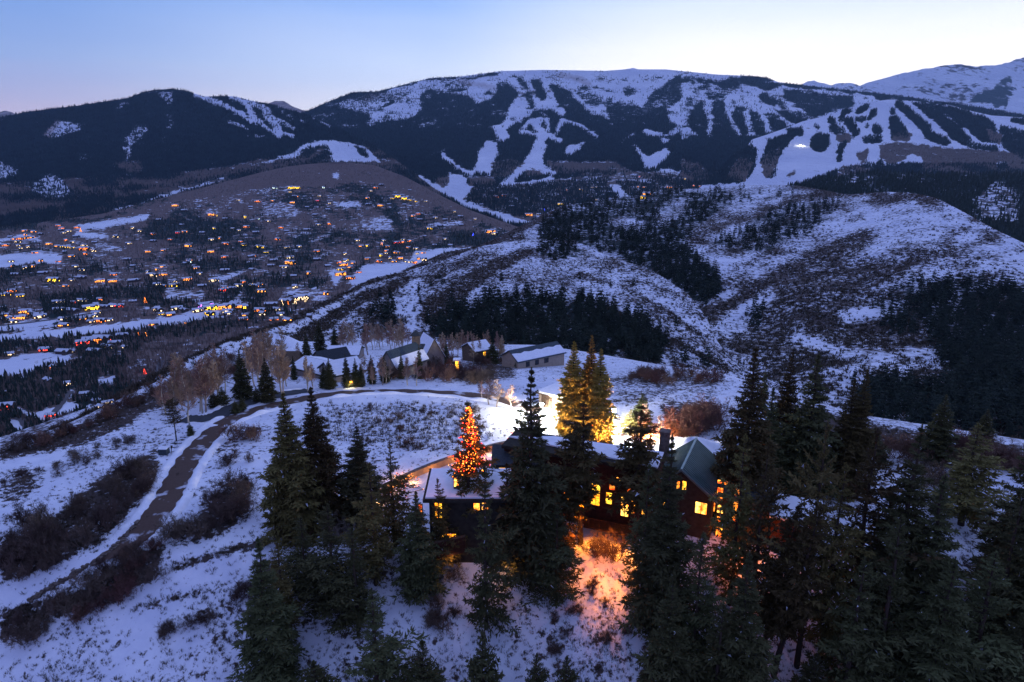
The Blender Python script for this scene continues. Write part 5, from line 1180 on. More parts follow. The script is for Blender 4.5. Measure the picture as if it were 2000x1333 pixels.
# chimneys
for cx, cy, hh in ((1196, 893, 2.2), (1297, 858, 2.6)):
    q = P(cx, cy, 69.0); m = MB(); m.box(q - mx * .5 - UP * hh, mx * 1.0, my * .9, UP * (hh + .7)); m.box(q - mx * .6 + UP * .7 - my * .1, mx * 1.2, my * 1.1, UP * .12); m.build('chimney', M['stone'], house, O)
# snow roofed wing at the near end
La, Lb = P(831, 974, 61.8), P(1000, 974, 61.8); zeave = La[2]; La[2] = Lb[2] = zeave
bk = 5.6; zbk = P(820, 919, 61.8 + bk)[2]
X0, X1 = La[0], Lb[0]; yf = 61.8; yb = yf + bk
O2 = O
m = MB(); m.poly_prism([(X0 + .3, yf + .35, -41), (X0 + .3, yf + .35, zeave - .38), (X0 + .3, yb, zbk - .38), (X0 + .3, yb, -41)], (X1 - X0 - .3, 0, 0)); m.build('wall', M['wood_dark'], house, O)
slab_roof(house, O, (X0 - .25, yf - .3, zeave), (X1, yf - .3, zeave), (X1, yb + .3, zbk + .1), (X0 - .25, yb + .3, zbk + .1), .34, M['wood_dark'])
slab_roof(house, O, (X0, yf - .1, zeave + .18), (X1 - .1, yf - .1, zeave + .18), (X1 - .1, yb + .1, zbk + .20), (X0, yb + .1, zbk + .20), .15, M['snow'], 'roof_snow')
wl = (0, yf + .35, 0); wnl = np.array([0, -1.0, 0])
for rc, mt, pn in [((849,978,865,1014), 'glow_yellow', (1, 2)), ((924,968,938,998), 'glow', (1, 2)), ((940,972,955,997), 'glow_hot', (2, 2)), ((862,1042,892,1053), 'glow_yellow', (3, 1)), ((817,985,826,1006), 'glow_red', (1, 1))]:
    window(house, O, wl, wnl, rc, M[mt], pn)
# roof light and the dark roof behind with its round topped window
rp = np.array([X0, yf, zeave + .2]); rn = nrm(np.cross((1, 0, 0), (0, bk, zbk - zeave)))
c0 = [onplane(x, y, rp, rn) + rn * .12 for x, y in ((886,955),(897,955),(896,934),(886,934))]
m = MB(); m.poly_prism(c0, -rn * .2); sk = m.build('skylight', M['frame'], house, O)
cc = sum(c0) / 4; m = MB(); m.quad(*[cc + (q - cc) * .8 + rn * .01 for q in c0]); m.build('pane', M['glow_hot'], sk, O)
dp = P(965, 930, 69.0)
m = MB(); m.box((dp[0], dp[1], -41), (5.2, 0, 0), (0, 3.5, 0), UP * (P(965, 908, 69.0)[2] + 41)); m.build('wall', M['wood_dark'], house, O)
window(house, O, (0, dp[1], 0), wnl, (974,913,988,933), M['glow_yellow'], (1, 2))
tz = P(965, 906, 69)[2]
slab_roof(house, O, (dp[0] - .3, dp[1] - .4, tz), (dp[0] + 5.5, dp[1] - .4, tz), (dp[0] + 5.5, dp[1] + 3.9, tz + .6), (dp[0] - .3, dp[1] + 3.9, tz + .6), .25, M['roof_dark'])
# low wooden terrace wall
t0, t1 = P(850, 1082, 60.0), P(909, 1064, 61.2)
ww = empty('terrace_wall', ((t0[0] + t1[0]) / 2, 60.6, t0[2] - .4), 'reddish plank terrace wall at the foot of the snow roofed wing', 'garden wall'); Ow = np.array(ww.location)
m = MB(); d_ = t1 - t0; d_[2] = 0; tw = np.array([0, .22, 0]); m.box((t0[0], t0[1], t0[2] - .6), d_, tw, UP * 1.75)
for k in range(1, 7): m.box((t0[0], t0[1] - .025, t0[2] - .6 + k * .24), d_, (0, .022, 0), UP * .03)
m.build('planks', M['wood_red'], ww, Ow); m = MB(); m.box((t0[0] - .05, t0[1] - .06, t0[2] + 1.153), d_ * 1.02, (0, .36, 0), UP * .07); m.build('coping', M['wood_brown'], ww, Ow)
# lights of the house
for px, py, d, col, pw in [(1185,1085,60,ORANGE,200),(1120,1045,62.5,ORANGE,180),(1012,1022,64,WARM,90),(880,1052,60.6,WARM,60),(1470,1070,61,ORANGE,520),(1405,1060,61.5,ORANGE,60),(985,1050,62,WARM,60),(995,1085,59.5,WARM,90)]:
    q = P(px, py, d); q[2] = gz(q[0], q[1]) + 2.6; lamp('house_light', q, col, pw, .25)

for px, py, d in ((1150, 962, 66.2), (1190, 965, 65.4), (1228, 968, 64.6)):
    q = P(px, py, d) + mwn * 2.9; spot(q, q + np.array([-.2, -.5, -7.0]), (1, .27, .01), 3600).data.spot_size = R(70)
# curved walk wall behind the house, lit warm
path = [(672,1000),(700,978),(735,958),(765,944),(800,926),(840,909),(880,894),(930,879),(985,864),(1030,858),(1085,857)]
bp = np.array([np.array(hit(x, y + 12, ('near',))[0]) for x, y in path]); t = np.linspace(0, len(bp) - 1, 80); bq = pchip(t, bp)
for a in range(3): bq[:, a] = smooth_cols(bq[:, a], 3)
wroot = empty('curved_wall', bq[40], 'low curved tan retaining wall lit orange, sweeping behind the house', 'garden wall'); Oc = bq[40]
tg = np.gradient(bq[:, :2], axis=0); tg /= np.linalg.norm(tg, axis=1)[:, None]; nr_ = np.stack([-tg[:, 1], tg[:, 0]], 1)
def wall_strip(off0, off1, z0, z1, name, mat):
    V = []
    for i in range(80):
        for o_, z in ((off0, z0), (off1, z0), (off1, z1), (off0, z1)): V.append((bq[i, 0] + nr_[i, 0] * o_, bq[i, 1] + nr_[i, 1] * o_, bq[i, 2] + z))
    Fc = [(i * 4 + a, i * 4 + (a + 1) % 4, (i + 1) * 4 + (a + 1) % 4, (i + 1) * 4 + a) for i in range(79) for a in range(4)] + [(0, 1, 2, 3), (319, 318, 317, 316)]
    return mesh_np(name, np.array(V) - Oc, np.array(Fc), mat, parent=wroot)
wall_strip(0, .3, -.6, .85, 'wall_face', M['path_wood']); wall_strip(-.08, .42, .853, .95, 'coping', M['stone'])
for k in (4, 13, 22, 31, 40, 49, 58, 67):
    lamp('wall_light', (bq[k, 0] - nr_[k, 0] * 1.0, bq[k, 1] - nr_[k, 1] * 1.0, bq[k, 2] + .5), WARM if k > 6 else ORANGE, 46 if k != 13 else 200, .15)
for px, py, pw, c in ((786,936,180,WARM),(694,985,260,ORANGE),(880,905,160,ORANGE),(940,900,110,ORANGE)):
    q = np.array(hit(px, py, ('near',))[0]); lamp('garden_light', q + UP * .9, c, pw, .2)

# floodlit garage and its drive
gA, gB = P(1052, 786, 108.0), P(1112, 800, 104.0); gd = nrm((*(gB - gA)[:2], 0)); gl_ = np.linalg.norm((gB - gA)[:2]); gn = np.array([gd[1], -gd[0], 0])
zg = gz(*gA[:2]) - .4; gtop = max(gA[2], zg + 2.6)
gar = empty('garage', (gA[0], gA[1], zg), 'low garage with thick snow on its flat roof under a white floodlight', 'garage'); Og = np.array(gar.location)
m = MB(); m.box((gA[0], gA[1], zg), gd * gl_, -gn * 5.5, UP * (gtop - zg)); m.build('wall', M['stucco_warm'], gar, Og)
m = MB(); m.box(np.array((gA[0], gA[1], gtop + .003)) - gd * .3 + gn * .3, gd * (gl_ + .6), -gn * 6.1, UP * .18); m.build('roof', M['wood_brown'], gar, Og)
m = MB(); m.box(np.array((gA[0], gA[1], gtop + .186)) - gd * .2 + gn * .2, gd * (gl_ + .4), -gn * 5.9, UP * .32); m.build('roof_snow', M['snow'], gar, Og)
m = MB()
for k in range(2): m.box(np.array((gA[0], gA[1], zg + .4)) + gd * (gl_ * (.1 + .45 * k)) + gn * .003, gd * gl_ * .36, gn * .06, UP * 2.1)
m.build('garage_door', M['wood_brown'], gar, Og)
def floodlight(px, py, d, power, label):
    q = P(px, py, d); z0 = gz(q[0], q[1]); r = empty('floodlight', (q[0], q[1], z0), label, 'floodlight')
    pv, pf = tube([(0, 0, -.2), (0, 0, q[2] - z0 - .1)], [.06, .05], 8); mesh_np('pole', pv, pf, M['frame'], parent=r)
    m = MB(); m.box((-.16, -.1, q[2] - z0 - .1), (.32, 0, 0), (0, .3, 0), (0, 0, .3)); hd = m.build('lamp_head', M['frame'], r)
    pv, pf = tube([(0, -.32, q[2] - z0 + .05), (0, -.22, q[2] - z0 + .05), (0, -.11, q[2] - z0 + .05)], [.14, .3, .24], 12)
    m = MB(); m.V = [tuple(v) for v in pv]; m.F = [tuple(f) for f in pf] + [tuple(range(11, -1, -1))]; m.build('bulb', M['flood'], r)
    lamp('flood_lamp', (q[0], q[1] - .9, q[2] + .05), WHITE, power, .12)
floodlight(1058, 790, 103.0, 14000, 'white floodlight at the corner of the snow roofed garage')
floodlight(1199, 802, 92.0, 9000, 'white floodlight blazing beside the golden lit spruces')
q = np.array(hit(1090, 835, ('near',))[0]); lamp('drive_light', q + UP * 2.5, WHITE, 3200, .3)
q = np.array(hit(1160, 850, ('near',))[0]); lamp('skirt_light', q + UP * .8 - np.array([0, 2.0, 0]), ORANGE, 900, .3); spot(q - np.array([-1, 9.0, -1.5]), q + UP * 7, (1, .50, .18), 17000)
q = np.array(hit(1110, 850, ('near',))[0]); lamp('skirt_light', q + UP * .8 - np.array([0, 2.0, 0]), (1.0, .6, .1), 900, .3); spot(q - np.array([1, 10.0, -1.5]), q + UP * 8, (1, .55, .24), 15000)
q = np.array(hit(1262, 846, ('near',))[0]); lamp('tree_light', q + UP * .6 - np.array([0, 1.2, 0]), ORANGE, 1100, .3)
q = np.array(hit(1288, 856, ('near',))[0]); lamp('tree_light', q + UP * .6 - np.array([0, 1.2, 0]), (1.0, .42, .08), 1000, .3)
# snowy mound and white tank behind the tower
q = hit(1342, 872, ('near',))[0]
def mound(px, py, rx, ry, h, label, key='near'):
    q = hit(px, py, (key,))[0]; V, Fc = [], []
    nr_r, na = 9, 26
    for i in range(nr_r):
        for k in range(na):
            f = i / (nr_r - 1); a = k / na * 6.283; w = 1 + .22 * math.sin(a * 3 + px) + .1 * math.sin(a * 7)
            V.append((math.cos(a) * rx * f * w, math.sin(a) * ry * f * w, h * (1 - f * f) * (1 + .15 * math.sin(a * 2 + f * 5)) - .15 * f))
    Fc = [(i * na + k, i * na + (k + 1) % na, (i + 1) * na + (k + 1) % na, (i + 1) * na + k) for i in range(nr_r - 1) for k in range(na)]
    o = mesh_np('snow_mound', V, Fc, M['snow'], smooth=True); o.location = q
    return tag(o, label, 'snow mound')
mound(1345, 876, 4.5, 3.0, 1.5, 'wide smooth snow mound between the green gable roof and the red brown thicket')
mound(542, 678, 8.0, 7.0, 3.6, 'round snow knoll above the roadside aspens on the brow', 'near')
mound(385, 832, 3.2, 1.4, .5, 'ploughed snow bank at the corner of the two roads')
mound(1170, 848, 3.0, 1.6, .7, 'ploughed snow bank lit white between the two floodlights')
tk = empty('gas_tank', hit(1318, 850, ('near',))[0] + Vector((0, 0, .6)), 'white rounded gas tank standing before the red brown thicket', 'gas tank')
pv, pf = tube([(-1.25, 0, .3), (-1.1, 0, .3), (-.8, 0, .3), (.8, 0, .3), (1.1, 0, .3), (1.25, 0, .3)], [.05, .36, .5, .5, .36, .05], 14)
mesh_np('tank', pv, pf, M['stucco'], smooth=True, parent=tk); [MB().box((x_, -.3, -.75), (.15, 0, 0), (0, .6, 0), (0, 0, .62)).build('foot', M['stone'], tk) for x_ in (-.7, .55)]
# Christmas lights
M['bulb_o'] = emit('bulb_orange', (1.0, 0.17, 0.012), 4.0, sample=False); M['bulb_y'] = emit('bulb_amber', (1.0, 0.40, 0.05), 4.5, sample=False); M['bulb_r'] = emit('bulb_red', (1.0, 0.035, 0.012), 4.0, sample=False)
def string_lights(px, base, top, wid, n, lo, hi, label, mats, size=.05, key='near', patchy=False):
    b = np.array(hit(px, base, (key,))[0]); H = top_h(Vector(b), top); g = np.random.default_rng(int(px)); V, Fc, mi = [], [], []
    oc = np.array([(1,0,0),(-1,0,0),(0,1,0),(0,-1,0),(0,0,1),(0,0,-1)], float); of = [(0,2,4),(2,1,4),(1,3,4),(3,0,4),(2,0,5),(1,2,5),(3,1,5),(0,3,5)]
    fs_ = np.sort(lo + (hi - lo) * g.random(n) ** 1.25)
    for k in range(n):
        f = fs_[k]; a = k * .42 + g.normal(0, .25) if k % 7 else g.normal(-1.57, .7)
        r = (1 - f) ** .8 * wid / 2 * np.linalg.norm(b) / F * g.uniform(.45, 1.05) + .1
        if patchy:
            side = math.cos(a - .2); lobe = math.sin(f * 31 + a * 1.3)
            if (f > .70 and side < -.15) or lobe < -.35: a = g.normal(-.6, .8); r *= g.uniform(.7, 1.25)
            if f < .68: a = g.normal(-1.9 if g.random() < .6 else -.4, .5); r *= g.uniform(.8, 1.4)
        c = np.array([math.cos(a) * r, math.sin(a) * r, f * H]); s = size * g.uniform(.7, 1.5); i = len(V)
        V += [tuple(c + o_ * s) for o_ in oc]; Fc += [tuple(i + q for q in f_) for f_ in of]; mi += [int(g.integers(len(mats)))] * 8
        if k: Fc.append((i + 4, i - 6 + 5, i + 5)); mi.append(len(mats))
    o = mesh_np('string_lights', np.array(V), np.array(Fc), [M[q] for q in mats] + [M['frame']], mi=mi); o.location = b; return tag(o, label, 'string lights'), b, H
_, b_, H_ = string_lights(917, 1075, 785, 118, 420, .58, .97, 'orange and red Christmas lights wound through the bare stemmed fir', ['bulb_o', 'bulb_y', 'bulb_r', 'bulb_o', 'bulb_r'], .055, patchy=True)
for f_, pw, dx in ((.66, 60, -1.0), (.70, 60, 1.2), (.80, 45, 0), (.9, 24, .2)): lamp('tree_glow', b_ + np.array([dx, -1.0 - (1 - f_) * 3, f_ * H_]), ORANGE, pw, .3)
string_lights(1168, 870, 760, 80, 90, .0, .5, 'amber and red lights in the skirt of the last golden spruce', ['bulb_o', 'bulb_y', 'bulb_r'], .07)
string_lights(1005, 895, 835, 70, 40, .1, .9, 'red and amber light string beside the tallest dark spruce', ['bulb_o', 'bulb_r', 'bulb_y'], .06)
string_lights(700, 1000, 962, 60, 60, .0, .6, 'orange light net on the low bush at the end of the curved wall', ['bulb_o', 'bulb_y'], .06)
string_lights(790, 962, 915, 90, 60, .0, .8, 'amber light net on the bush before the curved wall', ['bulb_y', 'bulb_o'], .05)
# utility box by the road
ub = empty('utility_box', hit(321, 887, ('near',))[0], 'green metal utility box on the snow verge of the road', 'utility box')
m = MB(); m.box((-.55, -.5, -.1), (1.1, 0, 0), (0, 1, 0), (0, 0, .95)); m.build('cabinet', M['roof_slate'], ub); m = MB(); m.box((-.6, -.56, .853), (1.2, 0, 0), (0, 1.12, 0), (0, 0, .08)); m.build('lid', M['snow'], ub)
mp_ = tag(MB().box((-.04, -.04, -.1), (.08, 0, 0), (0, .08, 0), (0, 0, 1.1)).box((-.1, -.1, .8), (.2, 0, 0), (0, .2, 0), (0, 0, .35)).build('marker_post', M['frame']), 'short dark marker post leaning beside the green utility box', 'marker post'); mp_.location = hit(334, 886, ('near',))[0]; mp_.rotation_euler = (0, .2, 0)
# dry stone wall under the oak thicket
sw = [(306,905),(300,930),(282,985),(262,1030),(232,1062),(200,1088),(150,1118),(100,1148),(60,1172)]
sp_ = np.array([np.array(hit(x, y, ('near',))[0]) for x, y in sw]); sq = pchip(np.linspace(0, len(sp_) - 1, 260), sp_); V, Fc = [], []
g = np.random.default_rng(5); ic = np.array([(1,1,1),(1,-1,-1),(-1,1,-1),(-1,-1,1),(1,1,-1),(1,-1,1),(-1,1,1),(-1,-1,-1)], float) * .5
for p_ in sq[::2]:
    for lv in range(2):
        s = np.array([g.uniform(.18, .42), g.uniform(.16, .34), g.uniform(.14, .3)]); c = p_ + np.array([g.normal(0, .12), g.normal(0, .12), lv * .16 - .12]); i = len(V)
        q8 = [(x, y, z) for z in (-1, 1) for y in (-1, 1) for x in (-1, 1)]
        V += [tuple(c + np.array(v) * s * .6 * g.uniform(.75, 1.1, 3)) for v in q8]
        Fc += [tuple(i + k for k in f) for f in ((0, 2, 3, 1), (4, 5, 7, 6), (0, 1, 5, 4), (2, 6, 7, 3), (0, 4, 6, 2), (1, 3, 7, 5))]
tag(mesh_np('stone_wall', np.array(V) - sq[130], np.array(Fc), M['stone']), 'low rough stone wall edging the snow verge beside the road', 'stone wall').location = sq[130]

# ------------------------------------------------------------------ neighbouring houses beyond the road
def gable_house(name, label, fl, fr, depth, eave, ridge, walls, roof, snow=None, base=None, along=True, wins=(), dark=True, over=.35):
    """house with front wall from ground point fl to fr (photo px,py,d), gable roof with its ridge parallel to the front"""
    a, b = P(*fl), P(*fr); zb = (gz(a[0], a[1]) + gz(b[0], b[1])) / 2; a[2] = b[2] = zb
    r = empty(name, a, label, 'house'); Oq = np.array(a); u = nrm(b - a); Lw = np.linalg.norm(b - a); v = np.array([-u[1], u[0], 0])
    if v[1] < 0: v = -v
    if along:
        prof = lambda s: [a + u * s + v * 0 - UP * 1.0, a + u * s + UP * eave, a + u * s + v * depth / 2 + UP * (ridge - .1), a + u * s + v * depth + UP * eave, a + u * s + v * depth - UP * 1.0]
        MB().poly_prism(prof(0), u * Lw).build('wall', walls, r, Oq)
        sl = (ridge - eave) / (depth / 2)
        for sd in (0, 1):
            e0 = a - u * over + (v * (-over) if sd == 0 else v * (depth + over)) + UP * (eave - sl * over + .12); r0 = a - u * over + v * depth / 2 + UP * (ridge + .12)
            slab_roof(r, Oq, e0, e0 + u * (Lw + 2 * over), r0 + u * (Lw + 2 * over), r0, .2, roof)
            if snow and (snow == 2 or sd == 0):
                f0, f1 = (0.02, .98) if snow == 2 else (.03, .62); nv = UP * .16
                c0_, c1_ = e0 + (r0 - e0) * f0, e0 + (r0 - e0) * f1
                n_ = 12; pts = [c0_ + u * .1 + nv, c0_ + u * (Lw + 2 * over - .1) + nv] + [c1_ + u * ((Lw + 2 * over) * (1 - k / n_)) * .99 + (r0 - e0) * (.05 * math.sin(k * 2.3) if snow == 1 else 0) + nv for k in range(n_ + 1)]
                MB().poly_prism(pts, -UP * .14).build('roof_snow', M['snow'], r, Oq)
    else:   # gable end faces the camera
        MB().poly_prism([a - UP * 1.0, b - UP * 1.0, b + UP * eave, a + u * Lw / 2 + UP * (ridge - .1), a + UP * eave], v * depth).build('wall', walls, r, Oq)
        sl = (ridge - eave) / (Lw / 2)
        for sd in (0, 1):
            e0 = (a - u * over if sd == 0 else b + u * over) - v * over + UP * (eave - sl * over + .12); r0 = a + u * Lw / 2 - v * over + UP * (ridge + .12)
            slab_roof(r, Oq, e0, r0, r0 + v * (depth + 2 * over), e0 + v * (depth + 2 * over), .2, roof)
            if snow and (snow == 2 or sd == 1):
                c0_, c1_ = e0 + (r0 - e0) * .03 + UP * .16, e0 + (r0 - e0) * (.95 if snow == 2 else .55) + UP * .16
                MB().poly_prism([c0_, c1_, c1_ + v * (depth + 2 * over), c0_ + v * (depth + 2 * over)], -UP * .14).build('roof_snow', M['snow'], r, Oq)
    for (s, h0, w, h, mt) in wins:
        f = MB(); o = a + u * s - v * .05 + UP * h0
        f.box(o, u * w, v * .1, UP * .07); f.box(o + UP * (h - .07), u * w, v * .1, UP * .07); f.box(o + UP * .07, u * .07, v * .1, UP * (h - .14)); f.box(o + u * (w - .07) + UP * .07, u * .07, v * .1, UP * (h - .14)); f.box(o + u * (w / 2 - .035) + UP * .07, u * .07, v * .1, UP * (h - .14))
        wf_ = f.build('window', M['frame'], r, Oq); o2 = o + v * .03 + u * .05 + UP * .05
        MB().quad(o2, o2 + u * (w - .1), o2 + u * (w - .1) + UP * (h - .1), o2 + UP * (h - .1)).build('pane', M[mt], wf_, Oq)
    return r, a, u, v, Lw
gable_house('neighbour_house', 'long pale house with broad snow strip on its slate roof, dark paired windows', (1012, 716, 150), (1102, 707, 158), 6.5, 2.5, 4.4, M['stucco_warm'], M['roof_slate'], 1, wins=[(2.2, .8, 1.1, 1.2, 'dark_glass'), (4.9, .8, 1.1, 1.2, 'dark_glass'), (7.6, .8, 1.3, 1.2, 'dark_glass')])
gable_house('neighbour_house', 'pale gabled hall with dark slate roof and ragged snow at its eave', (741, 724, 136), (776, 728, 133), 9, 2.2, 5.4, M['stucco'], M['roof_slate'], 1, along=False)
gable_house('neighbour_house', 'wide garage with a smooth snow covered roof and pale end wall', (652, 752, 127), (712, 743, 131), 7, 1.7, 3.6, M['stucco'], M['roof_dark'], 2)
gable_house('neighbour_house', 'low long house under an unbroken snow roof behind thin trees', (570, 742, 137), (636, 747, 131), 8, 1.3, 2.5, M['stucco'], M['wood_dark'], 2)
gable_house('neighbour_house', 'black roofed wing behind the snow covered garage', (632, 724, 146), (688, 722, 150), 7, 1.8, 4.0, M['stucco'], M['roof_dark'], None)
gable_house('neighbour_house', 'tall house with a big white snow covered gable beside the turret', (830, 716, 150), (868, 714, 152), 7, 2.8, 7.0, M['stucco'], M['roof_dark'], 2, along=False)
gable_house('neighbour_house', 'brown roofed house half hidden behind the tall aspens', (548, 728, 146), (578, 726, 146), 6, 1.6, 3.6, M['wood_brown'], M['wood_brown'], None)
gable_house('neighbour_house', 'small hidden house with a yellow window behind thin grey aspens', (928, 700, 165), (960, 698, 168), 6, 3.0, 4.6, M['wood_brown'], M['roof_dark'], 2, wins=[(2.4, 1.2, .9, 1.4, 'glow_yellow')])
gable_house('neighbour_house', 'low snow roofed shed on the crest behind the black roofed wing', (640, 700, 172), (700, 700, 172), 7, 1.2, 2.6, M['stucco'], M['wood_dark'], 2)
# stone turret
q = hit(815, 728, ('near',))[0]; tr_ = empty('stone_turret', q, 'narrow stone turret with a small dark hip roof between two houses', 'turret')
Ht = top_h(q, 645)
MB().box((-1.3, -1.3, -1), (2.6, 0, 0), (0, 2.6, 0), (0, 0, Ht * .62 + 1)).box((-.8, -.8, Ht * .62 + .003), (1.6, 0, 0), (0, 1.6, 0), (0, 0, Ht * .26)).build('wall', M['stone'], tr_)
def hip(z, r, h): 
    m = MB(); m.V = [(-r, -r, z), (r, -r, z), (r, r, z), (-r, r, z), (0, 0, z + h), ]; m.F = [(0, 1, 4), (1, 2, 4), (2, 3, 4), (3, 0, 4), (3, 2, 1, 0)]; return m
hip(Ht * .885, 1.15, Ht * .12).build('roof', M['roof_dark'], tr_)
m = MB(); zz = Ht * .60
for dx, dy, ex_, ey_ in ((-1.7, -1.7, 3.4, .5), (-1.7, 1.2, 3.4, .5), (-1.7, -1.2, .5, 2.4), (1.2, -1.2, .5, 2.4)): m.box((dx, dy, zz), (ex_, 0, 0), (0, ey_, 0), (0, 0, .3))
m.build('skirt_roof', M['roof_dark'], tr_)
# lantern kiosk and the small yellow garden lamp
q = hit(893, 728, ('near',))[0]; kz = empty('lantern_pillar', q, 'yellow glowing pillar lantern with a snow cap in the thicket', 'lantern'); Hk = top_h(q, 701)
MB().box((-.5, -.5, -.3), (1, 0, 0), (0, 1, 0), (0, 0, .9)).build('base', M['wood_brown'], kz); MB().box((-.32, -.32, .603), (.64, 0, 0), (0, .64, 0), (0, 0, Hk - .95)).build('lamp_shade', M['glow_yellow'], kz); MB().box((-.8, -.8, Hk - .343), (1.6, 0, 0), (0, 1.6, 0), (0, 0, .34)).build('snow_cap', M['snow'], kz)
lamp('kiosk_light', (q[0], q[1] - 1.2, q[2] + 1.3), (1, .6, .1), 60)
q = hit(686, 757, ('near',))[0]; gk = empty('garden_lamp', q, 'small bright yellow garden lamp at the snow edge beneath green spruces', 'garden lamp')
MB().box((-.05, -.05, -.2), (.1, 0, 0), (0, .1, 0), (0, 0, 1.1)).box((-.5, -.05, .7), (1.0, 0, 0), (0, .08, 0), (0, 0, .08)).build('post', M['frame'], gk); MB().box((-.25, -.15, .903), (.5, 0, 0), (0, .3, 0), (0, 0, .35)).build('lamp_shade', M['glow_yellow'], gk)
lamp('garden_light', (q[0], q[1] - .8, q[2] + .9), (1, .8, .35), 90)

# ------------------------------------------------------------------ village in the valley
GL = {'a': emit('lit_amber', (1.0, 0.30, 0.04), 4.4), 'w': emit('lit_warm_white', (1.0, 0.70, 0.38), 3.2), 'o': emit('lit_orange', (1.0, 0.22, 0.025), 3.4), 'y': emit('lit_yellow', (1.0, 0.58, 0.03), 3.6), 'r': emit('lit_red', (1.0, 0.06, 0.03), 4.0), 'c': emit('lit_cool_white', (0.75, 0.95, 0.85), 5.0), 'p': emit('lit_violet', (0.6, 0.2, 1.0), 5.0), 'b': emit('lit_blue', (0.05, 0.08, 1.0), 6.0)}
CNAME = {'a': 'amber', 'w': 'pale warm', 'o': 'orange', 'y': 'bright yellow', 'r': 'red', 'c': 'cool white', 'p': 'violet', 'b': 'blue', 'n': 'unlit'}
HP = {}
M['chalet'] = solid('chalet', (0.07, 0.05, 0.045), 0.9, .3, .3); M['chalet_snow'] = solid('chalet_snow', (0.62, 0.65, 0.74), 0.85, .08, .1)
def chalet_mesh(kind, colr):
    key = (kind, colr)
    if key in HP: return HP[key]
    w, d, h, rh, rows = [(14, 9, 3.2, 2.2, 1), (20, 10, 4.6, 2.4, 2), (28, 12, 7.0, 3.0, 3), (9, 8, 5.0, 2.6, 2)][kind]
    g = np.random.default_rng(kind * 10 + ord(colr)); V, Fc, mi = [], [], []
    def prism(pts, ext, k):
        m = MB(); m.poly_prism([np.array(p, float) for p in pts], ext)
        for f in m.F:
            for t in range(1, len(f) - 1): Fc.append((f[0] + len(V), f[t] + len(V), f[t + 1] + len(V))); mi.append(k)
        V.extend(m.V)
    prism([(-w / 2, -d / 2, -3), (-w / 2, -d / 2, h), (-w / 2, 0, h + rh - .2), (-w / 2, d / 2, h), (-w / 2, d / 2, -3)], (w, 0, 0), 0)
    for sd in (-1, 1): prism([(-w / 2 - .8, sd * (d / 2 + .9), h - .4), (-w / 2 - .8, sd * (d / 2 + .9), h + .3), (-w / 2 - .8, 0, h + rh + .6), (-w / 2 - .8, 0, h + rh)], (w + 1.6, 0, 0), 1)
    if kind in (1, 2): prism([(w * .18, -d / 2 - 3, -3), (w * .18, -d / 2 - 3, h), (w * .32, -d / 2 - 3, h + rh), (w * .46, -d / 2 - 3, h), (w * .46, -d / 2 - 3, -3)], (0, 3.2, 0), 0)
    if colr != 'n':
        for r_ in range(rows):
            x = -w / 2 + .7
            while x < w / 2 - 1.5:
                ww_ = g.uniform(.9, 2.2)
                if g.random() < .55:
                    yy = -d / 2 - .06 if not (kind in (1, 2) and w * .16 < x + ww_ and x < w * .47) else -d / 2 - 3.06
                    z0 = .5 + r_ * 2.4; prism([(x, yy, z0), (x + ww_, yy, z0), (x + ww_, yy, z0 + 1.45), (x, yy, z0 + 1.45)], (0, -.05, 0), 2)
                x += ww_ + g.uniform(.4, 1.4)
        for sd in (-1, 1): prism([(sd * (w / 2 + .06), -1.2, .6), (sd * (w / 2 + .06), 1.2, .6), (sd * (w / 2 + .06), 1.2, 2.2), (sd * (w / 2 + .06), -1.2, 2.2)], (sd * .05, 0, 0), 2)
    mats = [M['chalet'], M['chalet_snow']] + ([GL[colr]] if colr != 'n' else [])
    o = mesh_np('village_house', np.array(V), np.array(Fc), mats, mi=mi); HP[key] = [o, False]; return HP[key]
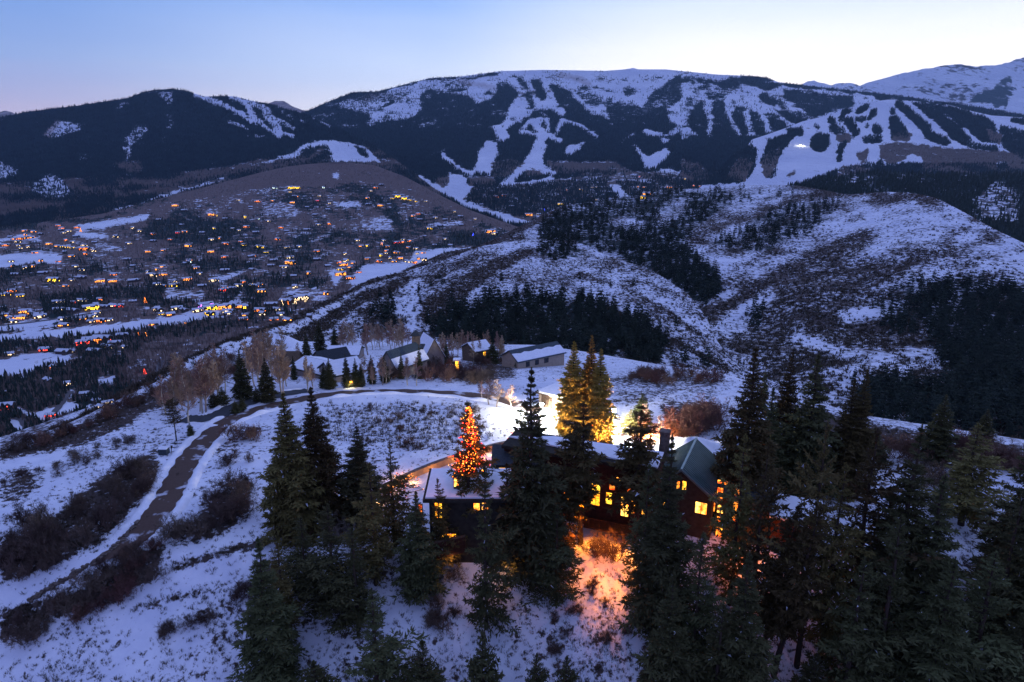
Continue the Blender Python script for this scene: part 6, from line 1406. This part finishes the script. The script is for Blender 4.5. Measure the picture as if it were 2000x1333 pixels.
VH = """48,451,a,0 66,453,a,0 30,467,a,0 40,467,o,1 52,465,a,1 62,464,a,0 36,473,w,1 12,480,o,1 41,485,w,0 55,483,w,3 96,477,a,1 112,481,a,0 122,482,y,0 133,483,y,0 141,484,y,0 165,488,o,2 114,441,o,0 134,452,w,0 227,463,w,1 273,452,w,3 299,458,o,1 251,476,w,0 289,492,a,1 319,489,a,0 147,521,w,0 160,528,w,0 223,537,o,0 105,549,y,2 141,548,w,0 195,550,a,1 220,550,a,1 301,539,w,2 307,556,w,0 320,559,a,0 318,521,a,0 5,577,y,0 16,576,y,1 40,579,y,0 143,591,r,0 165,588,w,0 195,587,o,3 221,598,w,0 233,599,r,1 178,604,y,2 125,605,w,0 136,606,a,0 110,608,p,3 50,610,a,1 62,613,a,1 75,616,a,1 8,618,a,1 46,619,o,0 317,614,y,0 308,604,w,3
342,402,a,1 414,420,a,2 479,424,y,3 505,428,c,0 418,447,y,3 348,455,r,0 455,447,w,0 482,444,o,1 467,450,w,0 503,394,o,1 533,392,a,0 466,391,w,0 570,396,a,1 579,384,a,0 568,368,y,2 580,368,y,2 567,375,y,0 537,368,c,1 632,367,c,3 624,383,w,0 620,392,r,0 643,397,w,0 643,438,o,3 622,439,w,0 524,432,w,0 543,468,o,1 441,477,o,1 368,481,a,1 412,492,a,1 477,479,y,1 470,472,o,0 506,483,y,2 514,484,y,3 520,493,y,0 561,484,w,1 584,482,w,0 619,491,o,0 568,515,a,2 552,522,w,0 370,512,c,0 365,547,a,1 341,559,y,1 418,549,w,1 475,553,o,3 496,560,y,1 508,556,a,0
734,367,o,1 724,373,w,0 718,387,a,0 766,388,y,1 778,385,y,2 790,389,y,2 800,391,y,1 813,394,y,3 743,402,a,1 832,393,w,0 807,422,a,0 817,418,o,0 850,426,w,0 888,414,w,3 928,428,w,0 840,447,y,1 958,454,a,2 966,457,w,1 869,467,w,0 750,470,w,0 787,468,w,0 776,475,r,1 705,481,a,0 717,481,y,3 718,506,a,0 744,500,y,3 741,511,o,1 770,511,a,0 781,505,a,1 800,512,w,0 815,496,w,3 676,508,y,0 670,518,a,1 684,522,a,0 665,527,y,1 690,514,a,0 665,537,a,2 685,544,o,1 701,532,o,0
968,385,o,1 985,382,o,1 1135,371,y,1 1155,367,w,1 1165,366,w,0 1109,371,a,0 1248,345,o,0 1259,366,a,0 1246,365,a,3 1263,380,a,0 1256,388,y,3 1307,367,a,2 1330,364,w,1 1338,350,y,3 1355,363,o,1 1366,364,a,0 1095,400,y,2 1032,421,a,2 1052,419,w,0 1164,390,w,0 1232,379,c,0
346,604,w,1 333,615,a,0 387,608,w,1 402,599,p,2 412,604,y,2 424,603,y,2 410,614,y,1 438,602,a,2 450,600,a,2 462,597,a,2 470,600,a,1 447,610,w,1 479,602,y,3 588,585,w,2 540,605,w,0 437,568,r,1 28,629,w,0 125,636,a,0 178,629,w,0 196,628,o,1 213,626,w,0 165,672,r,2 183,669,o,2 200,665,r,2 210,680,w,1 244,679,w,0 88,684,r,0 143,687,w,0 105,721,o,3 18,693,w,0 132,752,w,3 309,757,y,3 211,790,w,1 198,797,w,0 99,812,r,0 6,799,r,2 345,740,o,0
20,463,n,0 80,458,n,1 150,463,n,1 185,474,n,0 300,472,n,1 310,430,n,1 355,440,n,0 360,412,n,1 390,405,n,0 440,428,n,1 450,408,n,0 490,405,n,0 540,420,n,0 600,405,n,0 615,420,n,0 640,410,n,0 700,410,n,0 600,450,n,1 560,452,n,0 500,455,n,1 395,455,n,0 620,508,n,1 490,502,n,1 535,510,n,1 530,520,n,1 380,520,n,0 440,530,n,1 395,560,n,1 455,564,n,1 640,520,n,0 250,508,n,1 260,520,n,0 260,550,n,1 160,544,n,1 270,548,n,0 85,535,n,1 30,538,n,1 60,610,n,1 205,601,n,1 260,590,n,0 120,450,n,1 175,448,n,0 820,430,n,1 870,430,n,1 900,424,n,1 900,440,n,0 860,442,n,1 830,462,n,0 880,480,n,0 850,480,n,1 760,400,n,1 790,400,n,0 720,400,n,1 745,362,n,1 800,372,n,0 1150,382,n,0 1190,376,n,1 1000,404,n,1 1060,392,n,1 1270,352,n,0 940,400,n,0 530,598,n,2 560,592,n,2 360,607,n,1 240,657,n,1 125,690,n,1 185,688,n,1 225,672,n,1 95,745,n,1 190,786,n,1 575,384,n,1 165,770,n,0""".split()
tiers = [(0, 400, 'in the highest tier under the brown hill'), (400, 440, 'in the tier below the hilltop mansions'), (440, 475, 'in the upper middle tier of the village'), (475, 500, 'in the middle tier of the village'), (500, 545, 'in the lower middle tier of the village'), (545, 590, 'in the tier above the long snow strip'), (590, 635, 'in the row along the valley road'), (635, 900, 'in the woods below the long snow strip')]
ORD0 = 'zero first second third fourth fifth sixth seventh eighth ninth tenth eleventh twelfth thirteenth fourteenth fifteenth sixteenth seventeenth eighteenth nineteenth'.split()
TENS = {2: ('twentieth', 'twenty'), 3: ('thirtieth', 'thirty'), 4: ('fortieth', 'forty'), 5: ('fiftieth', 'fifty')}
ORD = [ORD0[n] if n < 20 else (TENS[n // 10][0] if n % 10 == 0 else TENS[n // 10][1] + '-' + ORD0[n % 10]) for n in range(1, 60)]
g_ = np.random.default_rng(12)
for _ in range(80):
    x_, y_ = g_.uniform(0, 640), g_.uniform(445, 635)
    VH.append('%d,%d,%s,%d' % (x_, y_, g_.choice(list('aaowwn')), g_.choice([0, 0, 1, 3])))
for _ in range(22): VH.append('%d,%d,%s,%d' % (g_.uniform(650, 830), g_.uniform(470, 520), g_.choice(list('aaow')), g_.choice([0, 3])))
rows = {}
for e in VH:
    x, y, c, k = e.split(','); x, y, k = int(x), int(y), int(k)
    ti = next(i for i, t in enumerate(tiers) if t[0] <= y < t[1]); 
    if x > 925 and y < 430: ti = 99
    rows.setdefault((ti, c), []).append((x, y, k))
for (ti, c), lst in rows.items():
    lst.sort()
    for n_, (x, y, k) in enumerate(lst):
        h = hit(x, y + 1, ('dome', 'hill', 'valley', 'ridge', 'main', 'ski', 'west'))
        if h is None: continue
        pr = chalet_mesh(k, c); o = pr[0]
        if pr[1]: o = o.copy(); COL.objects.link(o)
        pr[1] = True
        o.location = h[0] + Vector((0, 0, .4)); o.rotation_euler = (0, 0, rng.uniform(-.7, .7)); dist = h[0].length
        s = min(1.0, dist / 1400) * rng.uniform(.85, 1.15) * (1.0 if dist < 2600 else 1.1); o.scale = (s, s, s)
        where = tiers[ti][2] if ti != 99 else 'at the foot of the ski mountain'
        ln = '%s house, %s of its colour %s' % (CNAME[c] + (' lit' if c != 'n' else ' snow roofed'), ORD[n_], where)
        if len(lst) == 1: ln = 'the only %s house %s' % (CNAME[c] + ' lit', where)
        tag(o, ln.replace('lit lit', 'lit'), 'house', 'houses of the valley village')
# lit Christmas trees of the village
def lit_tree(px, py, hgt, c, label):
    h = hit(px, py, ('dome', 'hill', 'valley', 'main', 'west')); g = np.random.default_rng(px)
    r = empty('lit_tree', h[0], label, 'lit tree', 'lit trees of the village'); V, Fc = cone_proto(4, 6, px)
    mesh_np('crown', V * np.array([hgt * .45, hgt * .45, hgt]), Fc, M['mid_conifer'], parent=r)
    tv, tf = tube([(0, 0, -1), (0, 0, hgt * .3)], [.25, .15], 5); mesh_np('trunk', tv, tf, M['bark'], parent=r)
    V, Fc = [], []; s = .32 * hgt / 9
    for k in range(70):
        f = g.random() ** 1.3; a = k * 2.4; rr = (1 - f) * hgt * .24 + .1; cx, cy, cz = math.cos(a) * rr, math.sin(a) * rr, f * hgt * .95 + .5; i = len(V)
        V += [(cx + s, cy, cz), (cx - s, cy, cz), (cx, cy, cz + s), (cx, cy, cz - s), (cx, cy - s, cz), (cx, cy + s, cz)]; Fc += [(i, i + 4, i + 2), (i + 4, i + 1, i + 2), (i + 1, i + 4, i + 3), (i + 4, i, i + 3), (i, i + 2, i + 5), (i + 1, i + 5, i + 2)]
    mesh_np('bulbs', np.array(V), np.array(Fc), GL[c], parent=r)
for a in [(924,461,10,'b','blue glowing tree near the big amber mansion by the hill edge'),(1063,413,12,'b','blue glowing tree at the foot of the ski mountain'),(158,453,13,'a','orange lit pointed tree at the end of the upper snow strip'),(284,592,12,'o','red and yellow lit tree in the row along the valley road'),(551,597,12,'w','tallest white lit tree before the base lodge'),(563,596,8,'o','orange lit tree before the base lodge'),(570,594,11,'c','cool white lit tree before the base lodge'),
    (577,594,11,'w','white lit tree next to the cool white one'),(597,590,10,'w','lone white lit tree at the far end of the base lodge'),(479,427,9,'y','yellow lit tree above the snowfield of the upper village'),(494,561,9,'y','yellow lit tree beside its lit house below the scrub slope'),(271,657,7,'o','small orange lit tree in the woods, nearer the long snow strip'),(285,657,7,'a','small amber lit tree in the woods, next to the orange one'),(283,731,8,'r','pink red lit tree on the brow above the valley bend'),(424,423,7,'y','small yellow lit tree beside the amber mansion'),(813,395,9,'y','yellow lit tree at the end of the hilltop mansion'),(1090,402,12,'y','yellow lit tree beside the yellow mansion on the hill edge')]: lit_tree(*a)
# snowcat working lights on the ski hill
h = hit(1563, 285, ('ski',)); sc_ = empty('snow_groomer', h[0], 'snow groomer with glaring work lights on the lower ski hill', 'snow groomer')
MB().box((-3, -4, .9), (6, 0, 0), (0, 8, 0), (0, 0, 1.6)).box((-2.4, -1, 2.503), (4.8, 0, 0), (0, 3.5, 0), (0, 0, 1.8)).build('body', M['chalet'], sc_); MB().box((-4.2, -4.4, 0), (1.4, 0, 0), (0, 8.8, 0), (0, 0, 1.6)).build('track', M['frame'], sc_); MB().box((2.8, -4.4, 0), (1.4, 0, 0), (0, 8.8, 0), (0, 0, 1.6)).build('track', M['frame'], sc_)
MB().box((-3.5, -4.9, 2.6), (7, 0, 0), (0, .8, 0), (0, 0, 1.6)).build('work_light', emit('work_light', (1, .95, .75), 30), sc_); lamp('groomer_light', h[0] + Vector((0, -14, 8)), (1, .95, .7), 60000, 2)

# ------------------------------------------------------------------ evening haze over the valley
m = bpy.data.materials.new('evening_haze'); m.use_nodes = True; t = m.node_tree; t.nodes.clear()
vo = N(t, 'ShaderNodeOutputMaterial'); vp = N(t, 'ShaderNodeVolumePrincipled')
vp.inputs['Color'].default_value = (0.48, 0.74, 1.0, 1); vp.inputs['Density'].default_value = 2.4e-5; vp.inputs['Anisotropy'].default_value = 0.2
t.links.new(vp.outputs[0], vo.inputs['Volume'])
hz = MB().box((-16000, -400, -1800), (32000, 0, 0), (0, 20500, 0), (0, 0, 3900)).build('haze', m); tag(hz, kind='stuff')
